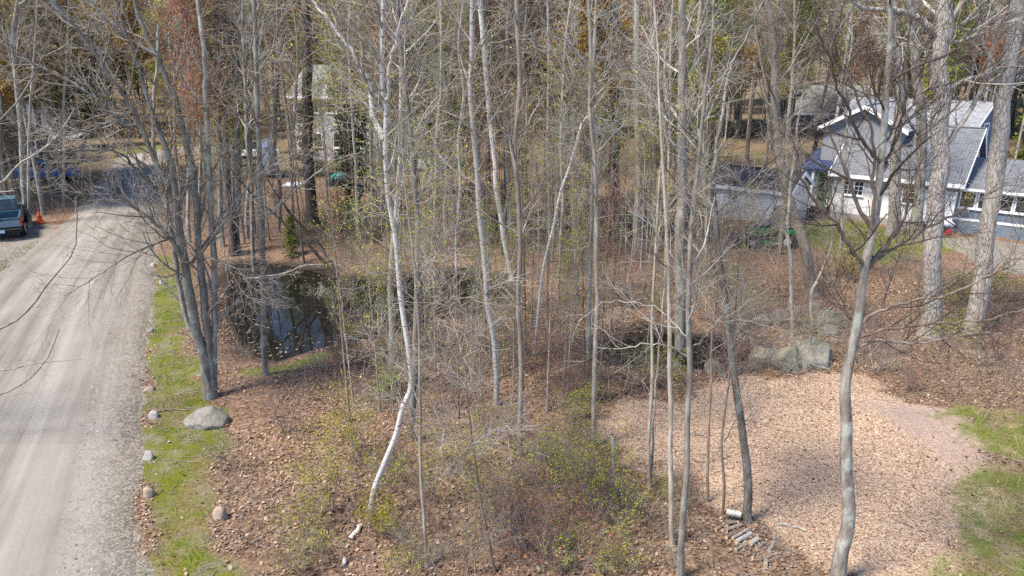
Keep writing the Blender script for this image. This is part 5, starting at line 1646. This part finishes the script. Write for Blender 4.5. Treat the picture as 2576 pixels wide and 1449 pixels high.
def px_of(x, y, z):
    dz, dy = z - CAM_H, y
    dep = dy * CP - dz * SP
    return CX + FPX * x / dep, CY - FPX * (dy * SP + dz * CP) / dep

def name_later(o, word, group=None):
    NAMED.append((o, word, group))

def settle_labels():
    from collections import defaultdict
    by = defaultdict(list)
    for o, word, group in NAMED:
        x, y = px_of(*o.location)
        best = min(LANDMARKS, key=lambda l: math.hypot((l[1] - x), (l[2] - y) * 1.6))
        dx, dy = x - best[1], y - best[2]
        rel = ('left of' if dx < 0 else 'right of') if abs(dx) > 1.5 * abs(dy) else ('behind' if dy < 0 else 'in front of')
        by[(word, rel, best[0])].append((x, o))
    ordn = ['first', 'second', 'third', 'fourth', 'fifth', 'sixth', 'seventh', 'eighth', 'ninth', 'tenth', 'eleventh', 'twelfth', 'thirteenth', 'fourteenth', 'fifteenth', 'sixteenth']
    for (word, rel, lm), lst in by.items():
        lst.sort(key=lambda t: t[0])
        for i, (x, o) in enumerate(lst):
            s = word + ' ' + rel + ' ' + lm
            if len(lst) == 2:
                s += ', the ' + ('left' if i == 0 else 'right') + ' one'
            elif len(lst) > 2:
                s += ', ' + ordn[min(i, 15)] + ' from left'
            s = s.replace('thin tan sapling with fresh leaves', 'fresh-leaved tan sapling').replace('thin brown sapling with reddish buds', 'red-budded brown sapling')
            o['label'] = s

placed = []
def fill(n, xr, yr, kinds, wts, zone, gname, seed, sc=(0.85, 1.15), mind=0.9, ypow=1.0):
    rng = np.random.default_rng(seed)
    wts = np.array(wts, float) / sum(wts)
    done, tries = 0, 0
    while done < n and tries < n * 30:
        tries += 1
        px_, py_ = rng.uniform(*xr), yr[0] + (yr[1] - yr[0]) * rng.random() ** ypow
        q = flat(px_, py_)
        if not clear_spot(q[0], q[1]):
            continue
        if any((q[0] - a) ** 2 + (q[1] - b) ** 2 < mind * mind for a, b in placed):
            continue
        if kinds is SAPK and 780 < px_ < 1010 and 630 < py_ < 900:
            continue
        if kinds is ALLK and py_ < 660 and (630 < px_ < 860 or 1495 < px_ < 1600) and py_ > 350:
            continue
        placed.append((q[0], q[1]))
        kd = rng.choice(kinds, p=wts)
        o = place(str(kd), q[0], q[1], rng.uniform(*sc), None, KIND_WORD[str(kd)] + ' ' + gname, rng)
        name_later(o, KIND_WORD[str(kd)])
        done += 1

for t, word in MID_T:
    name_later(t, word)
ALLK = ['grey1', 'grey2', 'orange', 'rust', 'yg', 'birch', 'dark']
SAPK = ['sap1', 'sap2', 'sap3']
fill(46, (570, 1790), (470, 640), ALLK, [3, 2, 1, 1.4, 3.5, 2, 0.6], 'in the wood behind the pond', 'behind the pond', 301, (0.65, 0.95), 1.4)
fill(120, (560, 1790), (455, 700), SAPK, [3, 3, 2], 'in the thicket behind the pond', 'behind the pond', 302, (0.7, 1.2), 0.5)
fill(50, (880, 1760), (690, 1080), SAPK, [2, 3, 2], 'between the birches and the small pool', 'between birches and pool', 303, (0.5, 0.85), 0.5)
fill(60, (420, 2000), (330, 470), ALLK, [3, 2.5, 2, 1.4, 4, 1.5, 0.4], 'far back in the wood behind the pond', 'far behind the pond', 304, (0.85, 1.15), 1.8)
fill(40, (-250, 170), (385, 555), ALLK, [2, 2, 7, 1, 1.5, 0.5, 0.6], 'left of the gravel road', 'left of the road', 305, (0.7, 1.05), 1.4)
fill(34, (-200, 250), (420, 570), SAPK, [2, 1, 2], 'left of the gravel road', 'left of the road', 306, (0.6, 1.1), 0.6)
fill(40, (1950, 2750), (270, 470), ALLK, [3, 2, 3.5, 0.6, 3, 1, 0.3], 'behind the cottage', 'behind the cottage', 307, (0.85, 1.2), 2.0)
fill(14, (1760, 2560), (640, 800), SAPK, [3, 2, 1], 'on the brushy slope below the cottage', 'on the slope below the cottage', 308, (0.35, 0.65), 0.8)
fill(18, (-200, 330), (290, 430), ['pine', 'hemlock'], [1, 2], 'far left beyond the road', 'far left', 309, (0.8, 1.1), 3.0)
fill(7, (2000, 2750), (255, 330), ['pine', 'hemlock'], [3, 1], 'behind the cottage against the sky', 'behind the cottage', 310, (0.9, 1.2), 4.0)
fill(6, (2440, 2700), (330, 430), ['cedar', 'hemlock'], [4, 0.5], 'right behind the cottage', 'right behind the cottage', 311, (0.8, 1.3), 2.0)
fill(5, (560, 960), (400, 560), ['hemlock', 'cedar'], [2, 1], 'behind the pond near the tall house', 'near the tall house', 312, (0.3, 0.55), 2.0)
q = P(735, 652)
o = place('cedar', q[0], q[1], 0.26, 'small bushy dark green conifer on the far bank of the pond', None, np.random.default_rng(1))
if 'group' in o:
    del o['group']

# ------------------------------------------------------------------ far-off wood: one mass, instances of the trees' own meshes
rng = np.random.default_rng(400)
fp = []
for _ in range(760):
    Y = 8500 / (rng.uniform(45, 105))
    X = rng.uniform(-1.0, 1.0) * (0.80 * Y + 8)
    if all((X - hx) ** 2 + (Y - hy) ** 2 > (r + 2) ** 2 for hx, hy, r in HC):
        fp.append((X, Y, float(height(X, Y))))
fme = bpy.data.meshes.new('far_woodland')
fme.from_pydata(fp, [], [])
fo = new_obj('far_woodland', fme)
tag(fo, 'dense far-off wood of bare and budding trees filling the background', None, None, 'stuff')
ng = bpy.data.node_groups.new('far_woodland', 'GeometryNodeTree')
ng.interface.new_socket('Geometry', in_out='INPUT', socket_type='NodeSocketGeometry')
ng.interface.new_socket('Geometry', in_out='OUTPUT', socket_type='NodeSocketGeometry')
gi, go = ng.nodes.new('NodeGroupInput'), ng.nodes.new('NodeGroupOutput')
jn = ng.nodes.new('GeometryNodeJoinGeometry')
for kd in ('grey1', 'grey2', 'orange', 'yg', 'pine', 'yg', 'orange', 'grey2', 'grey1', 'rust', 'grey1', 'orange', 'yg'):
    j2 = ng.nodes.new('GeometryNodeJoinGeometry')
    for ch in PR[kd].children:
        oi = ng.nodes.new('GeometryNodeObjectInfo')
        oi.transform_space = 'ORIGINAL'
        oi.inputs['Object'].default_value = ch
        ng.links.new(oi.outputs['Geometry'], j2.inputs[0])
    g2i = ng.nodes.new('GeometryNodeGeometryToInstance')
    ng.links.new(j2.outputs[0], g2i.inputs[0])
    ng.links.new(g2i.outputs[0], jn.inputs[0])
iop = ng.nodes.new('GeometryNodeInstanceOnPoints')
iop.inputs['Pick Instance'].default_value = True
rv1 = ng.nodes.new('FunctionNodeRandomValue')
rv1.data_type = 'FLOAT_VECTOR'
rv1.inputs[0].default_value = (-0.05, -0.05, 0)
rv1.inputs[1].default_value = (0.05, 0.05, 6.283)
rv2 = ng.nodes.new('FunctionNodeRandomValue')
rv2.data_type = 'FLOAT'
rv2.inputs[2].default_value = 0.8
rv2.inputs[3].default_value = 1.35
rv2.inputs['Seed'].default_value = 5
ng.links.new(gi.outputs[0], iop.inputs['Points'])
ng.links.new(jn.outputs[0], iop.inputs['Instance'])
ng.links.new(rv1.outputs[0], iop.inputs['Rotation'])
ng.links.new(rv2.outputs[1], iop.inputs['Scale'])
ng.links.new(iop.outputs[0], go.inputs[0])
fo.modifiers.new('wood', 'NODES').node_group = ng
# ------------------------------------------------------------------ shrubs
def shrub(name, label, loc, h, spread, nst, stem, leaf, leafn, leafsize, seed, group=None, tw=4, cat='shrub'):
    rng = np.random.default_rng(seed)
    root = empty(name, loc, 0, label, cat, group)
    K = 6
    a = rng.uniform(0, 6.28, nst)
    C = np.zeros((nst, K, 3))
    C[:, 0, 0] = rng.normal(0, spread * 0.15, nst)
    C[:, 0, 1] = rng.normal(0, spread * 0.15, nst)
    C[:, 0, 2] = -0.05
    d = np.stack([np.cos(a) * spread / h * rng.uniform(0.2, 1, nst), np.sin(a) * spread / h * rng.uniform(0.2, 1, nst), np.ones(nst)], 1)
    d /= np.linalg.norm(d, axis=1, keepdims=True)
    ln = h * rng.uniform(0.6, 1.1, nst)
    for k in range(1, K):
        C[:, k] = C[:, k - 1] + d * (ln / (K - 1))[:, None]
        d = d + rng.normal(0, 0.13, d.shape)
        d[:, 2] -= 0.03
        d /= np.linalg.norm(d, axis=1, keepdims=True)
    R = np.linspace(1, 0.35, K)[None] * rng.uniform(0.006, 0.012, nst)[:, None]
    st, t2 = Acc(), Acc()
    st.add(*tubes(C, R, 4))
    B2, R2 = spawn(C, R, 6, 0.25, 1, 0.7, h * 0.38, 4, rng, 0.05, 0.15, 0.6, 0.0035, 0.4, 0.3)
    st.add(*tubes(B2, R2, 3))
    B3, R3 = spawn(B2, R2, tw, 0.2, 1, 0.7, h * 0.16, 3, rng, 0.03, 0.15, 0.6, 0.0028, 0.5, 0.2)
    t2.add(*tubes(B3, R3, 3))
    tag(new_obj('stems', st.mesh('stems'), root, stem), kind='stuff')
    tag(new_obj('twigs', t2.mesh('twigs'), root, stem), kind='stuff')
    if leafn > 0:
        pts = np.concatenate([B3[:, -1], B3[:, 1], B2[:, -1], B2[:, 2]])
        reps = max(1, int(math.ceil(leafn)))
        pts = np.concatenate([pts + rng.normal(0, 0.04, pts.shape) for _ in range(reps)])
        pts = pts[rng.random(len(pts)) < leafn / reps]
        pts = np.concatenate([pts, pts + rng.normal(0, 0.03, pts.shape)])
        V, F = leaf_quads(pts, leafsize * 0.72, rng)
        tag(new_obj('leaves', mesh_np('leaves', V, F, False), root, leaf), kind='stuff')
    return root

HS = [(905, 1165, 1.7, 0.8, 9, 'twig', 'leaf_olive', 2.0, 0.051, 'golden-olive leafing bush left of the bowed birch trunk'),
      (838, 1290, 1.6, 0.6, 7, 'twig', 'leaf_olive', 2.0, 0.048, 'tall narrow golden-olive bush below the first one'),
      (960, 1345, 0.7, 0.6, 7, 'twig', 'leaf_olive', 2.0, 0.048, 'low mossy olive bush at the foot of the birch'),
      (1500, 1285, 1.8, 1.5, 12, 'twig_red', 'leaf_yg', 1.6, 0.051, 'spreading yellow-green bush beside the broken white stump'),
      (1390, 1215, 1.5, 1.1, 9, 'twig', 'leaf_green', 1.2, 0.048, 'loose green bush left of the spreading yellow-green bush'),
      (1450, 1060, 1.1, 0.7, 7, 'twig', 'leaf_yg', 1.6, 0.048, 'small bright yellow-green bush by the close pair of trunks'),
      (1330, 1390, 1.5, 1.2, 14, 'twig_red', 'leaf_rust', 0.25, 0.06, 'reddish bare brush at the bottom centre'),
      (1440, 1440, 1.3, 1.2, 14, 'twig_red', 'leaf_rust', 0.2, 0.06, 'reddish bare brush at the bottom right of centre'),
      (1800, 810, 1.9, 0.9, 9, 'twig', 'leaf_green', 1.6, 0.048, 'green bush between the large grey trunk and the boulders'),
      (960, 745, 1.5, 0.9, 9, 'twig', 'leaf_yg', 1.2, 0.054, 'leafy yellow-green shrub in the pond just left of the birch'),
      (890, 852, 0.6, 0.7, 8, 'twig', 'leaf_green', 1.2, 0.048, 'green shrub at the near edge of the pond'),
      (1000, 690, 2.2, 1.0, 10, 'twig', 'leaf_yg', 1.0, 0.054, 'yellow-green shrub behind the white birch'),
      (800, 765, 0.9, 1.0, 12, 'twig_grey', 'leaf_green', 0.12, 0.06, 'bare grey tangled shrub standing in the pond'),
      (865, 775, 0.9, 1.1, 12, 'twig_grey', 'leaf_green', 0.12, 0.06, 'second bare grey shrub standing in the pond, further right'),
      (980, 990, 0.8, 0.6, 7, 'twig', 'leaf_green', 1.6, 0.06, 'low green bush at the birch bend'),
      (2120, 700, 1.3, 1.3, 12, 'twig', 'leaf_olive', 0.9, 0.06, 'olive brush right of the leaning brown trunk'),
      (2200, 680, 1.5, 1.4, 12, 'twig', 'leaf_green', 0.9, 0.06, 'green brush below the cottage yard'),
      (2270, 660, 1.3, 1.2, 12, 'twig', 'leaf_olive', 1.0, 0.06, 'olive brush behind the left big oak'),
      (2410, 770, 1.1, 1.1, 12, 'twig', 'leaf_olive', 0.7, 0.06, 'olive brush between the two big oaks'),
      (2540, 760, 1.2, 1.2, 12, 'twig', 'leaf_olive', 0.7, 0.06, 'olive brush right of the right big oak'),
      (480, 770, 1.1, 0.7, 9, 'twig', 'leaf_green', 0.5, 0.05, 'thin green brush behind the maple clump')]
for i, (x, y, h, sp, n, st, lf, ln, ls, lab) in enumerate(HS):
    shrub('shrub', lab, P(x, y), h, sp, n, M[st], M[lf], ln, ls, 500 + i)

SB = [shrub('brush', 'wiry reddish-brown brush on the leafy wood floor', (0, 0, 0), 1.3, 0.9, 12, M['twig_red'], M['leaf_rust'], 0.1, 0.05, 601, 'reddish brush on the wood floor', 5),
      shrub('brush', 'wiry tan brush on the leafy wood floor', (0, 0, 0), 1.5, 0.8, 11, M['twig'], M['leaf_yg'], 0.15, 0.05, 602, 'tan brush on the wood floor', 5),
      shrub('brush', 'brush with scattered fresh green leaves on the wood floor', (0, 0, 0), 1.1, 0.9, 11, M['twig'], M['leaf_yg'], 0.6, 0.06, 603, 'leafing brush on the wood floor', 4),
      shrub('brush', 'low grey bare brush on the wood floor', (0, 0, 0), 1.0, 1.0, 12, M['twig_grey'], M['leaf_yg'], 0.04, 0.05, 604, 'grey brush on the wood floor', 5)]
rng = np.random.default_rng(610)
first = [True] * 4
cnt, tries = 0, 0
while cnt < 165 and tries < 4000:
    tries += 1
    px_, py_ = rng.uniform(560, 2560), 520 + 930 * rng.random() ** 1.25
    q = flat(px_, py_)
    if not clear_spot(q[0], q[1]):
        continue
    if (py_ > 1000 and px_ > 1750) or (px_ > 1760 and py_ < 690):
        continue
    mk = masks(np.array([q[0]]), np.array([q[1]]))
    if mk['pond'][0] < 0.7 or (py_ > 940 and px_ < 980 and rng.random() < 0.7):
        continue
    if max(mk['moss'][0], mk['grass'][0], mk['mulch'][0], mk['gravel'][0]) > 0.3:
        continue
    k = int(rng.choice(4, p=[0.34, 0.3, 0.2, 0.16]))
    o = SB[k] if first[k] else copy_tree(SB[k])
    first[k] = False
    o.location = (float(q[0]), float(q[1]), float(height(q[0], q[1])))
    s = rng.uniform(0.6, 1.2) * (0.75 if py_ > 1000 else 1.0)
    o.scale = (s, s, s * rng.uniform(0.8, 1.15))
    o.rotation_euler = (0, 0, rng.uniform(0, 6.28))
    name_later(o, ['wiry reddish brush', 'wiry tan brush', 'brush with fresh green leaves', 'low grey bare brush'][k])
    cnt += 1

# ------------------------------------------------------------------ ground cover: leaves, grass, stems, gravel
def wedge(n, y0, y1, rng, side=0.86):
    Y = np.sqrt(rng.uniform(y0 * y0, y1 * y1, n))
    X = rng.uniform(-1, 1, n) * (side * Y + 1.0)
    return X, Y

def litter_mesh(X, Y, size, rng, lift=0.012, tilt=0.35):
    n = len(X)
    z = height(X, Y)
    a = rng.uniform(0, 6.283, n)
    u = np.stack([np.cos(a), np.sin(a), rng.normal(0, tilt, n)], 1)
    v = np.stack([-np.sin(a), np.cos(a), rng.normal(0, tilt, n)], 1)
    s = (size * np.clip(rng.lognormal(-0.1, 0.45, n), 0.35, 2.0))[:, None]
    c = np.stack([X, Y, z + lift + rng.uniform(0, 0.03, n)], 1)
    up = np.array([[0, 0, 1.0]]) * s * rng.uniform(-0.1, 0.3, (n, 1))
    V = np.stack([c - u * s * 0.6, c - v * s * 0.42 + up, c + u * s * 0.6, c + v * s * 0.42 + up], 1).reshape(-1, 3)
    return V, np.arange(4 * n).reshape(n, 4)

rng = np.random.default_rng(700)
X, Y = wedge(150000, 8.5, 27, rng)
mk = masks(X, Y)
wood = (mk['mulch'] < 0.5) & (mk['moss'] < 0.45) & (mk['grass'] < 0.4) & (mk['gravel'] < 0.35) & (mk['pond'] > 0.15) & (mk['bare'] < 0.5)
stray = (rng.random(len(X)) < 0.05) & (mk['gravel'] < 0.2) & (mk['pond'] > 0.2)
keep = (wood & (fnoise(X, Y, 0.6, 71) > 0.36)) | stray
V, F = litter_mesh(X[keep], Y[keep], 0.043, rng)
o = new_obj('leaf_litter', mesh_np('leaf_litter', V, F, False), None, M['litter'])
tag(o, 'curled brown dead leaves covering the wood floor', None, None, 'stuff')
mm = (mk['mulch'] > 0.5) & (mk['bare'] < 0.4) & (mk['grass'] < 0.4)
X2, Y2 = wedge(90000, 9.0, 19, rng)
mk2 = masks(X2, Y2)
mm = (mk2['mulch'] > 0.4) & (mk2['bare'] < 0.4) & (mk2['grass'] < 0.4)
V, F = litter_mesh(X2[mm], Y2[mm], 0.027, rng, 0.006, 0.25)
o = new_obj('leaf_mulch', mesh_np('leaf_mulch', V, F, False), None, M['mulch'])
tag(o, 'pale shredded leaf mulch covering the clearing', None, None, 'stuff')
# leaves floating on the water
X3, Y3 = wedge(60000, 16, 34, rng)
dpo, dpl = sdf_poly(X3, Y3, POND), sdf_poly(X3, Y3, POOL)
dd = np.minimum(dpo, dpl)
kp = (dd < -0.02) & (rng.random(len(X3)) < np.clip(0.35 * np.exp(dd / 0.35) + 0.03 * (fnoise(X3, Y3, 0.8, 77) > 0.5), 0, 1))
n3 = int(kp.sum())
a = rng.uniform(0, 6.28, n3)
s = (0.075 * rng.uniform(0.6, 1.4, n3))[:, None]
c = np.stack([X3[kp], Y3[kp], np.full(n3, WATER_Z + 0.006)], 1)
u = np.stack([np.cos(a), np.sin(a), np.zeros(n3)], 1)
v = np.stack([-np.sin(a), np.cos(a), np.zeros(n3)], 1)
V = np.stack([c - u * s * 0.6, c - v * s * 0.42, c + u * s * 0.6, c + v * s * 0.42], 1).reshape(-1, 3)
o = new_obj('floating_leaves', mesh_np('floating_leaves', V, np.arange(4 * n3).reshape(n3, 4), False), None, M['litter'])
tag(o, 'dead leaves floating along the edges of the pond and pool', None, None, 'stuff')

def blades(X, Y, hmin, hmax, w, rng, lean=0.5):
    n = len(X)
    z = height(X, Y)
    a = rng.uniform(0, 6.283, n)
    h = rng.uniform(hmin, hmax, n)
    b = np.stack([np.cos(a), np.sin(a), np.zeros(n)], 1) * w
    c = np.stack([X, Y, z - 0.01], 1)
    t = c + np.stack([rng.normal(0, lean, n) * h, rng.normal(0, lean, n) * h, h], 1)
    V = np.stack([c - b, c + b, t], 1).reshape(-1, 3)
    return V, np.arange(3 * n).reshape(n, 3)

X, Y = wedge(170000, 8.5, 30, rng)
mk = masks(X, Y)
tuft = fnoise(X, Y, 1.7, 81)
gsel = ((mk['grass'] > 0.45) & (tuft > 0.46) & (mk['bare'] < 0.6)) | ((mk['moss'] > 0.5) & (tuft > 0.54))
V, F = blades(X[gsel], Y[gsel], 0.04, 0.13, 0.007, rng)
o = new_obj('grass', mesh_np('grass', V, F, False), None, M['grass'])
tag(o, 'short patchy spring grass on the verge and lawn', None, None, 'stuff')
X, Y = wedge(150000, 8.5, 26, rng, 0.8)
mk = masks(X, Y)
msel = (mk['moss'] > 0.5) & (fnoise(X, Y, 1.1, 91) > 0.42) & (mk['gravel'] < 0.6)
V, F = blades(X[msel], Y[msel], 0.012, 0.04, 0.012, rng, 0.8)
o = new_obj('moss', mesh_np('moss', V, F, False), None, M['moss'])
tag(o, 'bright yellow-green moss carpet along the road verge', None, None, 'stuff')
X, Y = wedge(90000, 26, 46, rng, 0.9)
mk = masks(X, Y)
ysel = (mk['grass'] > 0.4)
V, F = blades(X[ysel], Y[ysel], 0.05, 0.14, 0.014, rng)
X4, Y4 = wedge(40000, 12, 40, rng, 0.85)
mk4 = masks(X4, Y4)
dsel = (X4 > 6) & (mk4['mulch'] < 0.3) & (mk4['gravel'] < 0.3) & (mk4['pond'] > 0.4) & (fnoise(X4, Y4, 0.5, 95) > 0.52)
V2, F2 = blades(X4[dsel], Y4[dsel], 0.10, 0.38, 0.008, rng, 0.5)
o = new_obj('yard_grass', mesh_np('yard_grass', V, F, False), None, M['grass'])
tag(o, 'thin grass in the yard round the cottage', None, None, 'stuff')
o = new_obj('dry_grass', mesh_np('dry_grass', V2, F2, False), None, M['dry_grass'])
tag(o, 'dry straw-coloured grass tufts on the slope below the cottage', None, None, 'stuff')

# gravel bits on the road shoulder: small tetrahedra
X, Y = wedge(60000, 8.5, 24, rng)
rd = sdf_poly(X, Y, ROADPOLY)
gs = (rd > -1.3) & (rd < 0.35) & (rng.random(len(X)) < 0.35) & (X > -25) & (fnoise(X, Y, 0.8, 99) > 0.4)
Xg, Yg = X[gs], Y[gs]
n = len(Xg)
sz = (0.013 * rng.gamma(2.0, 0.6, n) + 0.006)[:, None, None]
base = np.array([[1, 0, -0.3], [-0.5, 0.87, -0.3], [-0.5, -0.87, -0.3], [0.1, 0.05, 0.75]])
rot = rng.uniform(0, 6.28, n)
Rm = np.stack([np.stack([np.cos(rot), -np.sin(rot)], 1), np.stack([np.sin(rot), np.cos(rot)], 1)], 1)
T = np.repeat(base[None], n, 0)
T = np.concatenate([np.einsum('nij,nkj->nki', Rm, T[:, :, :2]), T[:, :, 2:]], 2) * sz
zz = np.maximum(height(Xg, Yg) + 0.01, 0.055 * sstep(0.1, -0.5, rd[gs]) + 0.03 * sstep(-0.2, -1.2, rd[gs]))
T = T + np.stack([Xg, Yg, zz], 1)[:, None, :]
Fg = (np.array([[0, 1, 3], [1, 2, 3], [2, 0, 3]])[None] + 4 * np.arange(n)[:, None, None]).reshape(-1, 3)
o = new_obj('gravel', mesh_np('gravel', T.reshape(-1, 3), Fg, False), None, M['gravel_bits'])
tag(o, 'loose gravel along the shoulder of the road', None, None, 'stuff')

# wiry undergrowth stems too many to count
def stems(X, Y, h0, h1, r, rng, K=4, bend=0.16):
    n = len(X)
    C = np.zeros((n, K, 3))
    C[:, 0] = np.stack([X, Y, height(X, Y) - 0.02], 1)
    d = np.stack([rng.normal(0, 0.35, n), rng.normal(0, 0.35, n), np.ones(n)], 1)
    d /= np.linalg.norm(d, axis=1, keepdims=True)
    ln = rng.uniform(h0, h1, n)
    for k in range(1, K):
        C[:, k] = C[:, k - 1] + d * (ln / (K - 1))[:, None]
        d = d + rng.normal(0, bend, d.shape)
        d /= np.linalg.norm(d, axis=1, keepdims=True)
    R = np.linspace(1, 0.4, K)[None] * rng.uniform(0.6, 1.3, n)[:, None] * r
    return C, R

for nm, cnt, m, seed, lab in (('red_undergrowth', 5200, 'twig_red', 801, 'wiry reddish undergrowth stems over the wood floor'),
                              ('tan_undergrowth', 4800, 'twig', 802, 'wiry tan undergrowth stems over the wood floor')):
    rg = np.random.default_rng(seed)
    X, Y = wedge(cnt * 3, 9, 42, rg, 0.85)
    mk = masks(X, Y)
    sel = (mk['mulch'] < 0.3) & (mk['moss'] < 0.3) & (mk['grass'] < 0.5) & (mk['gravel'] < 0.2) & (mk['pond'] > 0.4) & (fnoise(X, Y, 0.35, seed) > 0.44)
    for hx, hy, r in HC:
        sel &= ((X - hx) ** 2 + (Y - hy) ** 2 > (r - 1.5) ** 2)
    X, Y = X[sel][:cnt], Y[sel][:cnt]
    C, R = stems(X, Y, 0.3, 1.25, 0.0055, rg)
    ac = Acc()
    ac.add(*tubes(C, R, 3))
    B, RB = spawn(C, R, 3, 0.25, 1.0, 0.7, 0.38, 3, rg, 0.04, 0.2, 0.6, 0.003, 0.5, 0.3)
    ac.add(*tubes(B, RB, 3))
    o = new_obj(nm, ac.mesh(nm), None, M[m])
    tag(o, lab, None, None, 'stuff')

rg = np.random.default_rng(850)
X, Y = wedge(9000, 9, 26, rg)
mk = masks(X, Y)
sel = (mk['gravel'] < 0.3) & (mk['pond'] > 0.2) & (mk['grass'] < 0.6) & (rg.random(len(X)) < np.where(mk['mulch'] > 0.5, 0.10, 0.5))
X, Y = X[sel], Y[sel]
n = len(X)
a = rg.uniform(0, 6.283, n)
ln = rg.gamma(2.0, 0.13, n) + 0.06
C = np.zeros((n, 3, 3))
for k, t in enumerate((-0.5, 0.05, 0.5)):
    xx, yy = X + np.cos(a) * ln * t + (rg.normal(0, 0.02, n) if k == 1 else 0), Y + np.sin(a) * ln * t
    C[:, k] = np.stack([xx, yy, height(xx, yy) + 0.022 + rg.uniform(0, 0.02, n)], 1)
R = np.array([[1.0, 0.8, 0.45]]) * rg.uniform(0.003, 0.009, n)[:, None]
V, F = tubes(C, R, 3)
tag(new_obj('ground_twigs', mesh_np('ground_twigs', V, F), None, M['dead_wood']), 'fallen twigs strewn over the leaf litter', None, None, 'stuff')

settle_labels()
